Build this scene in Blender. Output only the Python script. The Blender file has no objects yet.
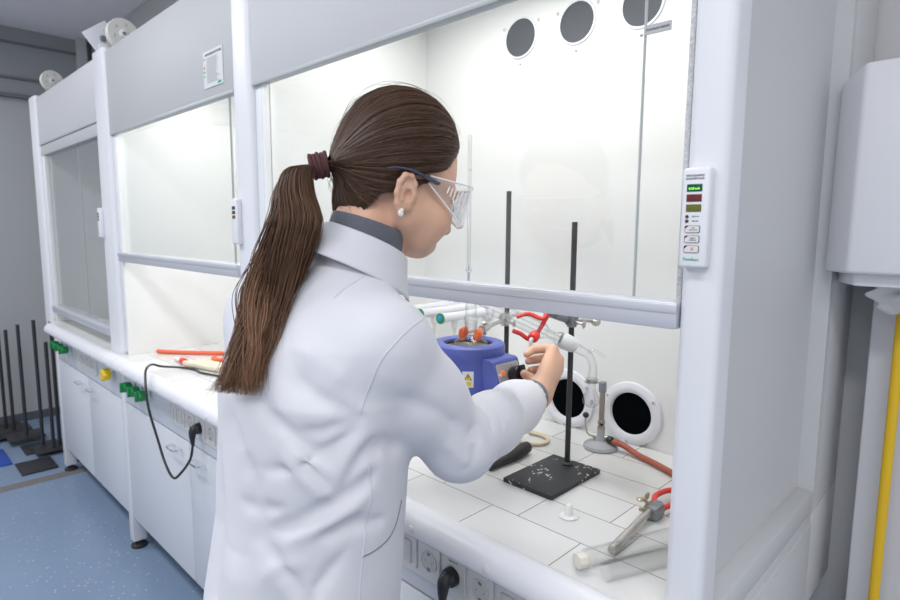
import bpy, bmesh, math, random
import numpy as np
from mathutils import Vector, Matrix, Euler, noise
random.seed(7); rng = np.random.default_rng(7)
scene = bpy.context.scene
COL = scene.collection
PI = math.pi
V = Vector

# ------------------------------------------------------------------ camera
def make_camera():
    yaw, pit, rol = math.radians(-44.528), math.radians(-7.004), math.radians(0.351)
    fw = V((math.sin(yaw)*math.cos(pit), math.cos(yaw)*math.cos(pit), math.sin(pit)))
    r = V((math.cos(yaw), -math.sin(yaw), 0)); u = r.cross(fw)
    r2 = math.cos(rol)*r + math.sin(rol)*u; u2 = -math.sin(rol)*r + math.cos(rol)*u
    cd = bpy.data.cameras.new('camera'); cam = bpy.data.objects.new('camera', cd); COL.objects.link(cam)
    m = Matrix((r2, u2, -fw)).transposed().to_4x4(); m.translation = V((0, -0.77, 1.44))
    cam.matrix_world = m
    cd.sensor_width = 36.0; cd.lens = 36.0*584.27/900; cd.clip_start = 0.02
    cd.dof.use_dof = True; cd.dof.focus_distance = 1.0; cd.dof.aperture_fstop = 7.0
    scene.camera = cam
make_camera()
# ------------------------------------------------------------------ world, lights, exposure
w = bpy.data.worlds.new('world'); scene.world = w; w.use_nodes = True
bg = w.node_tree.nodes['Background']; bg.inputs[0].default_value = (0.96, 0.97, 1.0, 1); bg.inputs[1].default_value = 0.80
scene.view_settings.view_transform = 'Standard'; scene.view_settings.look = 'None'
scene.view_settings.exposure = 0.0; scene.view_settings.gamma = 1.0; scene.view_settings.use_curve_mapping = False
def area(name, loc, sx, sy, power, col=(1, 1, 1), rot=(0, 0, 0)):
    l = bpy.data.lights.new(name, 'AREA'); l.shape = 'RECTANGLE'; l.size = sx; l.size_y = sy
    l.energy = power; l.color = col
    o = bpy.data.objects.new(name, l); COL.objects.link(o); o.location = loc; o.rotation_euler = rot
    return o
CW = (0.95, 0.97, 1.0)
area('unseen_ceiling_light', (-1.9, -1.15, 2.79), 1.2, 0.3, 26, CW)
area('unseen_ceiling_light', (0.6, -1.15, 2.79), 1.2, 0.3, 26, CW)
area('unseen_ceiling_light', (-0.7, -2.6, 2.79), 1.2, 0.3, 26, CW)
area('unseen_ceiling_light', (-4.1, -1.3, 2.79), 1.2, 0.3, 30, CW)  # unseen extra lamp, added to lighten the left wall and ceiling
HOOD_LIGHT = 4.2

# ------------------------------------------------------------------ materials
MATS = {}
def mat(name, col, rough=0.5, metal=0.0, var=0.0, vscale=8, bump=0.0, bscale=200, spec=0.5, coat=0.0, emit=None, es=0, trans=0, stretch=None):
    if name in MATS: return MATS[name]
    m = bpy.data.materials.new(name); m.use_nodes = True; nt = m.node_tree; b = nt.nodes['Principled BSDF']
    c = (col[0], col[1], col[2], 1)
    b.inputs['Base Color'].default_value = c; b.inputs['Roughness'].default_value = rough
    b.inputs['Metallic'].default_value = metal; b.inputs['Specular IOR Level'].default_value = spec
    b.inputs['Coat Weight'].default_value = coat
    if trans: b.inputs['Transmission Weight'].default_value = trans
    if emit: b.inputs['Emission Color'].default_value = (*emit, 1); b.inputs['Emission Strength'].default_value = es
    tc = nt.nodes.new('ShaderNodeTexCoord'); mp = nt.nodes.new('ShaderNodeMapping'); nt.links.new(tc.outputs['Object'], mp.inputs[0])
    if stretch: mp.inputs['Scale'].default_value = stretch
    n = nt.nodes.new('ShaderNodeTexNoise'); n.inputs['Scale'].default_value = vscale; n.inputs['Detail'].default_value = 4
    nt.links.new(mp.outputs[0], n.inputs['Vector'])
    v = max(var, 0.012)
    mx = nt.nodes.new('ShaderNodeMix'); mx.data_type = 'RGBA'
    mx.inputs[6].default_value = tuple(x*(1-v) for x in col)+(1,); mx.inputs[7].default_value = tuple(min(1, x*(1+v)) for x in col)+(1,)
    nt.links.new(n.outputs['Fac'], mx.inputs[0]); nt.links.new(mx.outputs[2], b.inputs['Base Color'])
    if bump:
        n2 = nt.nodes.new('ShaderNodeTexNoise'); n2.inputs['Scale'].default_value = bscale; nt.links.new(mp.outputs[0], n2.inputs['Vector'])
        bp = nt.nodes.new('ShaderNodeBump'); bp.inputs['Strength'].default_value = bump; bp.inputs['Distance'].default_value = 0.001
        nt.links.new(n2.outputs['Fac'], bp.inputs['Height']); nt.links.new(bp.outputs[0], b.inputs['Normal'])
    MATS[name] = m
    return m
def glass(name, tint=(0.97, 0.98, 0.98), edge=(0.55, 0.6, 0.6), blend=0.35, gloss=1.0, refl=1.0):
    if name in MATS: return MATS[name]
    m = bpy.data.materials.new(name); m.use_nodes = True; nt = m.node_tree; nt.nodes.clear()
    out = nt.nodes.new('ShaderNodeOutputMaterial'); t = nt.nodes.new('ShaderNodeBsdfTransparent'); g = nt.nodes.new('ShaderNodeBsdfGlossy')
    g.inputs['Roughness'].default_value = 0.03; g.inputs['Color'].default_value = (gloss, gloss, gloss, 1)
    lw = nt.nodes.new('ShaderNodeLayerWeight'); lw.inputs['Blend'].default_value = blend
    mc = nt.nodes.new('ShaderNodeMix'); mc.data_type = 'RGBA'; mc.inputs[6].default_value = (*tint, 1); mc.inputs[7].default_value = (*edge, 1)
    nt.links.new(lw.outputs['Facing'], mc.inputs[0]); nt.links.new(mc.outputs[2], t.inputs[0])
    lf = nt.nodes.new('ShaderNodeLayerWeight'); lf.inputs['Blend'].default_value = 0.5
    pw = nt.nodes.new('ShaderNodeMath'); pw.operation = 'POWER'; pw.inputs[1].default_value = 5.0; nt.links.new(lf.outputs['Facing'], pw.inputs[0])
    ma = nt.nodes.new('ShaderNodeMath'); ma.operation = 'MULTIPLY_ADD'; ma.inputs[1].default_value = 0.96; ma.inputs[2].default_value = 0.04*refl; nt.links.new(pw.outputs[0], ma.inputs[0])
    mx = nt.nodes.new('ShaderNodeMixShader'); nt.links.new(ma.outputs[0], mx.inputs[0]); nt.links.new(t.outputs[0], mx.inputs[1]); nt.links.new(g.outputs[0], mx.inputs[2])
    nt.links.new(mx.outputs[0], out.inputs[0]); MATS[name] = m
    return m
def tile_material():
    m = bpy.data.materials.new('worktop_tiles'); m.use_nodes = True; nt = m.node_tree; b = nt.nodes['Principled BSDF']
    tc = nt.nodes.new('ShaderNodeTexCoord'); mp = nt.nodes.new('ShaderNodeMapping')
    mp.inputs['Location'].default_value = (2.043, 0.03, 0)
    nt.links.new(tc.outputs['Object'], mp.inputs[0])
    br = nt.nodes.new('ShaderNodeTexBrick'); br.inputs['Scale'].default_value = 1.0; br.inputs['Brick Width'].default_value = 0.2; br.inputs['Row Height'].default_value = 0.1
    br.inputs['Mortar Size'].default_value = 0.0011; br.inputs['Mortar Smooth'].default_value = 0.1; br.offset = 0.31; br.offset_frequency = 2
    br.inputs['Color1'].default_value = (0.70, 0.70, 0.69, 1); br.inputs['Color2'].default_value = (0.63, 0.635, 0.625, 1)
    br.inputs['Mortar'].default_value = (0.28, 0.25, 0.21, 1); br.inputs['Bias'].default_value = -0.2
    n = nt.nodes.new('ShaderNodeTexNoise'); n.inputs['Scale'].default_value = 9; n.inputs['Detail'].default_value = 6
    nt.links.new(tc.outputs['Object'], n.inputs['Vector'])
    cr = nt.nodes.new('ShaderNodeValToRGB'); cr.color_ramp.elements[0].position = 0.45; cr.color_ramp.elements[1].position = 0.62
    cr.color_ramp.elements[0].color = (1, 1, 1, 1); cr.color_ramp.elements[1].color = (1.0, 0.86, 0.66, 1)
    nt.links.new(n.outputs['Fac'], cr.inputs[0])
    ml = nt.nodes.new('ShaderNodeMix'); ml.data_type = 'RGBA'; ml.blend_type = 'MULTIPLY'
    nt.links.new(br.outputs['Fac'], ml.inputs[0]); nt.links.new(br.outputs['Color'], ml.inputs[6]); nt.links.new(cr.outputs[0], ml.inputs[7])
    nt.links.new(mp.outputs[0], br.inputs['Vector']); nt.links.new(ml.outputs[2], b.inputs['Base Color'])
    bp = nt.nodes.new('ShaderNodeBump'); bp.inputs['Strength'].default_value = 0.5; bp.inputs['Distance'].default_value = 0.001; bp.invert = True
    nt.links.new(br.outputs['Fac'], bp.inputs['Height']); nt.links.new(bp.outputs[0], b.inputs['Normal'])
    b.inputs['Roughness'].default_value = 0.22
    return m
def floor_material():
    m = bpy.data.materials.new('blue_vinyl_floor'); m.use_nodes = True; nt = m.node_tree; b = nt.nodes['Principled BSDF']
    tc = nt.nodes.new('ShaderNodeTexCoord')
    vo = nt.nodes.new('ShaderNodeTexVoronoi'); vo.inputs['Scale'].default_value = 55; nt.links.new(tc.outputs['Object'], vo.inputs['Vector'])
    cr = nt.nodes.new('ShaderNodeValToRGB'); cr.color_ramp.elements[0].position = 0.10; cr.color_ramp.elements[1].position = 0.16
    cr.color_ramp.elements[0].color = (0.55, 0.55, 0.5, 1); cr.color_ramp.elements[1].color = (0.2,0.3,0.45,1)
    n = nt.nodes.new('ShaderNodeTexNoise'); n.inputs['Scale'].default_value = 3; n.inputs['Detail'].default_value = 8; nt.links.new(tc.outputs['Object'], n.inputs['Vector'])
    mx = nt.nodes.new('ShaderNodeMix'); mx.data_type = 'RGBA'; mx.inputs[6].default_value = (0.20, 0.275, 0.40, 1); mx.inputs[7].default_value = (0.24, 0.32, 0.44, 1)
    nt.links.new(n.outputs['Fac'], mx.inputs[0])
    sel = nt.nodes.new('ShaderNodeMath'); sel.operation = 'GREATER_THAN'; sel.inputs[1].default_value = 0.72
    sp = nt.nodes.new('ShaderNodeSeparateColor'); nt.links.new(vo.outputs['Color'], sp.inputs[0]); nt.links.new(sp.outputs[0], sel.inputs[0])
    lt = nt.nodes.new('ShaderNodeMath'); lt.operation = 'LESS_THAN'; lt.inputs[1].default_value = 0.22; nt.links.new(vo.outputs['Distance'], lt.inputs[0])
    an = nt.nodes.new('ShaderNodeMath'); an.operation = 'MULTIPLY'; nt.links.new(sel.outputs[0], an.inputs[0]); nt.links.new(lt.outputs[0], an.inputs[1])
    m2 = nt.nodes.new('ShaderNodeMix'); m2.data_type = 'RGBA'; m2.inputs[7].default_value = (0.48, 0.52, 0.55, 1)
    nt.links.new(an.outputs[0], m2.inputs[0]); nt.links.new(mx.outputs[2], m2.inputs[6]); nt.links.new(m2.outputs[2], b.inputs['Base Color'])
    b.inputs['Roughness'].default_value = 0.28
    return m
M_WHITE = mat('white_enamel', (0.74, 0.745, 0.78), 0.35, var=0.015, vscale=3)
M_DOOR = mat('white_laminate', (0.66, 0.68, 0.72), 0.4, var=0.02, vscale=2)
M_LINER = mat('hood_liner', (0.80, 0.80, 0.785), 0.45, var=0.015, vscale=4)
M_FASC = mat('grey_fascia', (0.46, 0.465, 0.475), 0.55, var=0.02, vscale=2)
M_FASC2 = mat('pale_fascia', (0.53, 0.53, 0.55), 0.55, var=0.02, vscale=2)
M_ALU = mat('sash_aluminium', (0.60, 0.61, 0.66), 0.35, 0.35, var=0.02)
M_STEEL = mat('steel', (0.55, 0.53, 0.50), 0.3, 0.9, var=0.1, vscale=60)
M_CHROME = mat('chrome', (0.8, 0.8, 0.82), 0.12, 1.0)
M_IRON = mat('grey_cast_metal', (0.26, 0.27, 0.29), 0.4, 0.6, var=0.15, vscale=80)
M_BLACK = mat('black_plastic', (0.018, 0.018, 0.02), 0.35)
M_BLACKP = mat('black_paint', (0.03, 0.031, 0.034), 0.45, var=0.15, vscale=40)
M_RUB = mat('black_rubber', (0.02, 0.02, 0.021), 0.6)
M_GREEN = mat('green_plastic', (0.01, 0.22, 0.06), 0.35)
M_YEL = mat('yellow_plastic', (0.85, 0.60, 0.01), 0.35)
M_RED = mat('red_plastic', (0.75, 0.05, 0.04), 0.35)
M_ORANGE = mat('orange_plastic', (0.90, 0.16, 0.04), 0.4)
M_CREAM = mat('cream_plastic', (0.68, 0.67, 0.64), 0.35)
M_SOCK = mat('socket_plastic', (0.72, 0.71, 0.68), 0.3)
M_GLASS = glass('sash_glass', (0.985, 0.99, 0.988), (0.88, 0.9, 0.9))
M_LAB = glass('lab_glass', (0.985, 0.988, 0.988), (0.62, 0.65, 0.66), blend=0.30)
M_EDGE = mat('glass_edge', (0.45, 0.48, 0.48), 0.3)
M_WALL = mat('wall_paint', (0.44, 0.445, 0.455), 0.7, var=0.02, vscale=1.5)
M_WALLD = mat('wall_paint_dark', (0.30, 0.31, 0.325), 0.7, var=0.03, vscale=1.5)
M_CEIL = mat('ceiling_paint', (0.86, 0.83, 0.85), 0.8, var=0.02, vscale=2)
M_DARK = mat('dark_void', (0.003, 0.004, 0.005), 1.0, spec=0.0)
M_MESH = mat('filter_mesh', (0.055, 0.06, 0.07), 0.6, var=0.25, vscale=160, bump=0.6, bscale=600)
M_TILE = tile_material(); M_FLOOR = floor_material()
M_PAPER = mat('paper', (0.78, 0.78, 0.76), 0.8)
M_INK = mat('dark_ink', (0.08, 0.085, 0.10), 0.6)
M_INKG = mat('green_ink', (0.0, 0.35, 0.17), 0.6)

# ------------------------------------------------------------------ mesh builder
class MB:
    def __init__(s): s.bm = bmesh.new()
    def _join(s, b):
        me = bpy.data.meshes.new('tmp'); b.to_mesh(me); b.free(); s.bm.from_mesh(me); bpy.data.meshes.remove(me); return s
    def box(s, x0, x1, y0, y1, z0, z1, bev=0.0, seg=2, rot=None, c=None):
        b = bmesh.new(); bmesh.ops.create_cube(b, size=1)
        for v in b.verts: v.co = V(((x0+x1)/2+v.co.x*(x1-x0), (y0+y1)/2+v.co.y*(y1-y0), (z0+z1)/2+v.co.z*(z1-z0)))
        if bev: bmesh.ops.bevel(b, geom=b.edges[:], offset=bev, segments=seg, affect='EDGES', profile=0.5)
        if rot is not None:
            c = V(c) if c is not None else V(((x0+x1)/2, (y0+y1)/2, (z0+z1)/2))
            for v in b.verts: v.co = c + rot @ (v.co-c)
        return s._join(b)
    def prism(s, pts, a, b_, axis='x', bev=0.0, seg=2):
        """polygon pts in the plane across `axis`, swept from a to b_"""
        b = bmesh.new()
        def P(p, t):
            return V((t, p[0], p[1])) if axis == 'x' else V((p[0], t, p[1])) if axis == 'y' else V((p[0], p[1], t))
        lo = [b.verts.new(P(p, a)) for p in pts]; hi = [b.verts.new(P(p, b_)) for p in pts]
        b.faces.new(lo); b.faces.new(hi[::-1]); n = len(pts)
        for i in range(n): b.faces.new((lo[i], hi[i], hi[(i+1) % n], lo[(i+1) % n]))
        bmesh.ops.recalc_face_normals(b, faces=b.faces)
        if bev: bmesh.ops.bevel(b, geom=b.edges[:], offset=bev, segments=seg, affect='EDGES', profile=0.5)
        return s._join(b)
    def tube(s, pts, r, n=12, closed=False, caps=True, smooth=0, scale=None):
        pts = [V(p) for p in pts]
        if smooth: pts = spline(pts, smooth, closed)
        rs = r if isinstance(r, (list, tuple)) else None
        N = len(pts); b = bmesh.new(); rings = []
        up = V((0, 0, 1)); prev = None
        for i, p in enumerate(pts):
            if closed: t = pts[(i+1) % N]-pts[i-1]
            else: t = pts[min(i+1, N-1)]-pts[max(i-1, 0)]
            if t.length < 1e-9: t = V((0, 0, 1))
            t.normalize()
            if prev is None:
                a = t.orthogonal().normalized() if abs(t.z) > 0.99 else t.cross(up).normalized()
            else:
                a = prev-t*prev.dot(t); a.normalize()
            prev = a; c = t.cross(a)
            if rs is None: rr = r
            else:
                f = i/(N-1)*(len(rs)-1); k = min(int(f), len(rs)-2); rr = rs[k]+(rs[k+1]-rs[k])*(f-k)
            rings.append([b.verts.new(p+(a*math.cos(2*PI*j/n)+c*math.sin(2*PI*j/n)*(scale or 1))*rr) for j in range(n)])
        M = N if closed else N-1
        for i in range(M):
            A, B = rings[i], rings[(i+1) % N]
            for j in range(n): b.faces.new((A[j], A[(j+1) % n], B[(j+1) % n], B[j]))
        if caps and not closed: b.faces.new(rings[0][::-1]); b.faces.new(rings[-1])
        bmesh.ops.recalc_face_normals(b, faces=b.faces)
        return s._join(b)
    def cyl(s, p0, p1, r0, r1=None, n=24): return s.lathe([(0, r0), (1, r0 if r1 is None else r1)], p0, p1, n, unit=True)
    def lathe(s, prof, p0, p1, n=28, unit=False, caps=True, scale=(1, 1)):
        """profile of (distance along p0->p1, radius)"""
        p0, p1 = V(p0), V(p1); t = (p1-p0); L = t.length; t.normalize()
        a = t.orthogonal().normalized() if abs(t.z) > 0.99 else t.cross(V((0, 0, 1))).normalized()
        if abs(t.z) > 0.99: a = V((1, 0, 0))
        c = t.cross(a); b = bmesh.new(); rings = []
        for d, r in prof:
            p = p0+t*(d*L if unit else d)
            if r < 1e-7: rings.append([b.verts.new(p)])
            else: rings.append([b.verts.new(p+a*(r*scale[0]*math.cos(2*PI*j/n))+c*(r*scale[1]*math.sin(2*PI*j/n))) for j in range(n)])
        for A, B in zip(rings, rings[1:]):
            if len(A) == 1 and len(B) == 1: continue
            for j in range(n):
                k = (j+1) % n
                if len(A) == 1: b.faces.new((A[0], B[k], B[j]))
                elif len(B) == 1: b.faces.new((A[j], A[k], B[0]))
                else: b.faces.new((A[j], A[k], B[k], B[j]))
        if caps:
            if len(rings[0]) > 1: b.faces.new(rings[0][::-1])
            if len(rings[-1]) > 1: b.faces.new(rings[-1])
        bmesh.ops.recalc_face_normals(b, faces=b.faces)
        return s._join(b)
    def ball(s, c, r, n=20, sc=(1, 1, 1), rot=None):
        b = bmesh.new(); bmesh.ops.create_uvsphere(b, u_segments=n, v_segments=max(8, n//2+2), radius=r)
        for v in b.verts:
            q = V((v.co.x*sc[0], v.co.y*sc[1], v.co.z*sc[2]))
            v.co = V(c)+(rot @ q if rot else q)
        return s._join(b)
    def mesh(s, name, m, smooth=35):
        me = bpy.data.meshes.new(name); s.bm.to_mesh(me); s.bm.free()
        me.materials.append(m)
        if smooth:
            me.polygons.foreach_set('use_smooth', [True]*len(me.polygons)); me.set_sharp_from_angle(angle=math.radians(smooth))
        return me
    def build(s, name, m, parent=None, smooth=35):
        return link(name, s.mesh(name, m, smooth), parent)
def spline(pts, k, closed=False):
    N = len(pts); out = []
    for i in range(N if closed else N-1):
        p0 = pts[(i-1) % N] if closed or i > 0 else pts[0]*2-pts[1]
        p1 = pts[i]; p2 = pts[(i+1) % N]
        p3 = pts[(i+2) % N] if closed or i+2 < N else pts[-1]*2-pts[-2]
        for j in range(k):
            t = j/k
            out.append(0.5*((2*p1)+(-p0+p2)*t+(2*p0-5*p1+4*p2-p3)*t*t+(-p0+3*p1-3*p2+p3)*t**3))
    if not closed: out.append(pts[-1].copy())
    return out
def link(name, me, parent=None):
    o = bpy.data.objects.new(name, me); COL.objects.link(o)
    if parent is not None: adopt(o, parent)
    return o
WM = {}
def adopt(o, parent):
    o.parent = parent
    if parent.name in WM: o.matrix_parent_inverse = WM[parent.name].inverted()
def thing(name, label, cat, loc, group=None):
    o = bpy.data.objects.new(name, None); COL.objects.link(o); o.location = loc; o.empty_display_size = 0.05
    WM[o.name] = Matrix.Translation(V(loc)); o['label'] = label; o['category'] = cat
    if group: o['group'] = group
    return o
def tag(o, label, cat, group=None):
    o['label'] = label; o['category'] = cat
    if group: o['group'] = group
    return o
def struct(o): o['kind'] = 'structure'; return o
def text(name, body, size, M, m, parent=None, extrude=0.0002, align='CENTER', sx=1.0):
    c = bpy.data.curves.new('t', 'FONT'); c.body = body; c.size = size; c.extrude = extrude; c.align_x = align; c.align_y = 'CENTER'; c.resolution_u = 2
    t = bpy.data.objects.new('t', c); COL.objects.link(t); bpy.context.view_layer.update()
    me = bpy.data.meshes.new_from_object(t.evaluated_get(bpy.context.evaluated_depsgraph_get()))
    bpy.data.objects.remove(t)
    for v in me.vertices: v.co = M @ V((v.co.x*sx, v.co.y, v.co.z))
    me.materials.clear(); me.materials.append(m)
    return link(name, me, parent)
def frame_m(origin, xax, yax):
    x = V(xax).normalized(); y = V(yax); y = (y-x*y.dot(x)).normalized(); z = x.cross(y)
    m = Matrix((x, y, z)).transposed().to_4x4(); m.translation = V(origin); return m
FRONT = lambda x, y, z: frame_m((x, y, z), (1, 0, 0), (0, 0, 1))     # faces -y
def rrect(cx, cy, w_, h_, r, n=4):
    out = []
    for (sx, sy, a0) in ((1, 1, 0), (-1, 1, 90), (-1, -1, 180), (1, -1, 270)):
        for i in range(n+1):
            a = math.radians(a0+90*i/n); out.append((cx+sx*(w_/2-r)+r*math.cos(a), cy+sy*(h_/2-r)+r*math.sin(a)))
    return out
# ------------------------------------------------------------------ the room
CEIL = 2.81
struct(MB().box(-5.4, 2.4, -4.2, 0.8, -0.05, 0, 0).build('floor', M_FLOOR, smooth=0))
struct(MB().box(-5.3, -5.2, -4.2, 0.9, 0, CEIL, 0).build('wall_left', M_WALL, smooth=0))
struct(MB().box(-5.2, -0.9, 0.602, 0.80, 0, CEIL, 0).build('wall_back', M_WALL, smooth=0))
struct(MB().box(-5.4, 2.4, 0.80, 0.9, 0, CEIL, 0).build('wall_rear', mat('rear_paint', (0.60, 0.60, 0.61), 0.7, var=0.02, vscale=1.5), smooth=0))
struct(MB().box(-5.4, 2.4, -4.2, 0.9, CEIL, CEIL+0.06, 0).build('ceiling', M_CEIL, smooth=0))
# panelling lines high on the left wall and the trunking in its corner
struct(MB().box(-5.2, -5.17, -4.2, 0.5, 2.36, 2.81, 0).build('trim_1', M_WALLD, smooth=0))
struct(MB().box(-5.2, -5.15, -4.2, 0.5, 2.46, 2.475, 0).box(-5.2, -5.15, -4.2, 0.5, 2.70, 2.712, 0).box(-5.2, -5.15, -4.2, 0.5, 2.335, 2.36, 0).build('trim_2', mat('panel_line_grey', (0.16, 0.165, 0.18), 0.6), smooth=0))  # narrow dark grey trim strips along the panelling
struct(MB().box(-5.2, -5.10, 0.50, 0.56, 0, CEIL, 0.004).build('trim_3', mat('pale_trunking', (0.50, 0.50, 0.50), 0.5), smooth=0))
struct(MB().box(-5.2, -5.188, -4.2, 0.5, 0, 0.06, 0).build('baseboard_left', mat('skirting', (0.10, 0.11, 0.13), 0.5), smooth=0))
tag(MB().box(-3.93, -3.85, -4.2, 0.55, -0.002, 0.002, 0).build('floor_joint_strip', mat('brown_strip', (0.19, 0.18, 0.17), 0.5, var=0.1)), 'narrow grey brown cover strip running across the blue floor', 'floor strip')
# ceiling luminaires of the room
for (x, y) in ((-1.9, -1.15), (0.6, -1.15), (-0.7, -2.6)):
    pass

# ------------------------------------------------------------------ fume hoods
HZ_TOP = 2.135
def vent_ring(parent, x, z, big, name='vent_port'):
    y = 0.578
    if big:
        o = MB().lathe([(0, 0.053), (0.0, 0.079), (0.003, 0.082), (0.008, 0.080), (0.012, 0.070), (0.012, 0.062), (0.009, 0.056), (0.002, 0.053)], (x, y, z), (x, y-1, z), 40, caps=False).build(name, M_WHITE, parent)
        MB().cyl((x, y-0.0015, z), (x, y-0.003, z), 0.0535, n=40).build('opening', M_DARK, o)
        for a in (35, 150, 265):
            a = math.radians(a); px, pz = x+0.073*math.cos(a), z+0.073*math.sin(a)
            MB().lathe([(0, 0.004), (0.0025, 0.004), (0.004, 0.0015)], (px, y-0.009, pz), (px, y-1, pz), 10).build('screw', M_STEEL, o)
    else:
        o = MB().lathe([(0, 0.050), (0.0, 0.056), (0.004, 0.055), (0.004, 0.050)], (x, y, z), (x, y-1, z), 36, caps=False).build(name, M_WHITE, parent)
        MB().cyl((x, y-0.001, z), (x, y-0.0025, z), 0.050, n=36).build('filter', M_MESH, o)
        for a in (30, 150, 270):
            a = math.radians(a); px, pz = x+0.069*math.cos(a), z+0.069*math.sin(a)
            MB().lathe([(0, 0.004), (0.0025, 0.004), (0.004, 0.0015)], (px, y, pz), (px, y-1, pz), 10).build('screw', M_STEEL, o)
    return o
def round_post(x0, x1, y0, y1, z0, z1, r=0.018):
    pts = []
    for i in range(6): a = PI+PI/2*i/5; pts.append((x0+r+r*math.cos(a), y0+r+r*math.sin(a)))
    for i in range(6): a = 1.5*PI+PI/2*i/5; pts.append((x1-r+r*math.cos(a), y0+r+r*math.sin(a)))
    pts += [(x1, y1), (x0, y1)]
    return MB().prism(pts, z0, z1, 'z')
def indicator(parent, x0, x1, z0, z1, detailed):
    yb, yf = -0.010, -0.028
    o = MB().box(x0, x1, yf, yb, z0, z1, 0.004, 3).build('airflow_indicator', M_WHITE, parent)
    W = x1-x0; H = z1-z0; cx = x0+W*0.47; f = yf-0.0003
    def at(fr): return z1-H*fr
    for k, (fr, mm) in enumerate(((0.20, mat('lcd_green', (0.0, 0.07, 0.03), 0.2)), (0.30, mat('lcd_red', (0.12, 0.015, 0.012), 0.2)), (0.40, mat('lcd_olive', (0.12, 0.13, 0.012), 0.2)))):
        s = MB().box(cx-W*0.27, cx+W*0.27, f-0.0006, f+0.001, at(fr)-H*0.037, at(fr)+H*0.037, 0.0004).build('display', mm, o)
        if detailed and k == 0: text('digits', '0.50 m/s', H*0.032, FRONT(cx, f-0.0009, at(fr)-H*0.008), mat('lcd_lit', (0.1, 0.9, 0.1), 0.5, emit=(0.35, 1, 0.05), es=1.6), s)
    if not detailed: return o
    text('lettering', 'VETOKAAPIN\nILMAVIRTAUS', H*0.030, FRONT(cx, f, at(0.095)), M_INK, o)
    mr = mat('dark_led', (0.10, 0.01, 0.012), 0.3)
    for k, fr in enumerate((0.485, 0.53)):
        MB().ball((cx-W*0.22, f, at(fr)), 0.0022, 10).build('indicator_lamp', mr, o)
        text('lettering', ('HÄLYTYS', 'VIRTAUS')[k], H*0.017, FRONT(cx+W*0.08, f, at(fr)), M_INK, o)
    for k, fr in enumerate((0.61, 0.71, 0.81)):
        b = MB().prism(rrect(cx, at(fr), W*0.54, H*0.073, 0.002), f-0.0008, f+0.001, 'y').build('button', mat('button_rim', (0.15, 0.12, 0.16), 0.4), o)
        MB().prism(rrect(cx, at(fr), W*0.50, H*0.064, 0.0017), f-0.0012, f, 'y').build('button_face', M_CREAM, b)
        MB().prism([(cx-W*0.25, at(fr)+H*0.032), (cx-W*0.13, at(fr)+H*0.032), (cx-W*0.25, at(fr)+H*0.004)], f-0.0015, f, 'y').build('button_corner', mr, b)
        text('lettering', ('YÖ\nKÄYTTÖ', 'VALO\nPÄÄLLE', 'X')[k], H*(0.02 if k < 2 else 0.05), FRONT(cx+W*0.04, f-0.0013, at(fr)), M_INK if k < 2 else M_RED, b)
    text('logo', 'Fumilaso', H*0.045, FRONT(cx, f, at(0.915)), M_INKG, o)
    return o
def lamp_fixture(parent, xl, xr, power):
    mm = mat('lamp_tube_lit' if power else 'lamp_tube_off', (0.9, 0.9, 0.9), 0.4, emit=(1, 1, 0.98) if power else None, es=3 if power else 0)
    MB().box(xl+0.15, xr-0.15, 0.16, 0.36, 2.075, 2.088, 0.003).build('lamp_diffuser', mm, parent)
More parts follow.
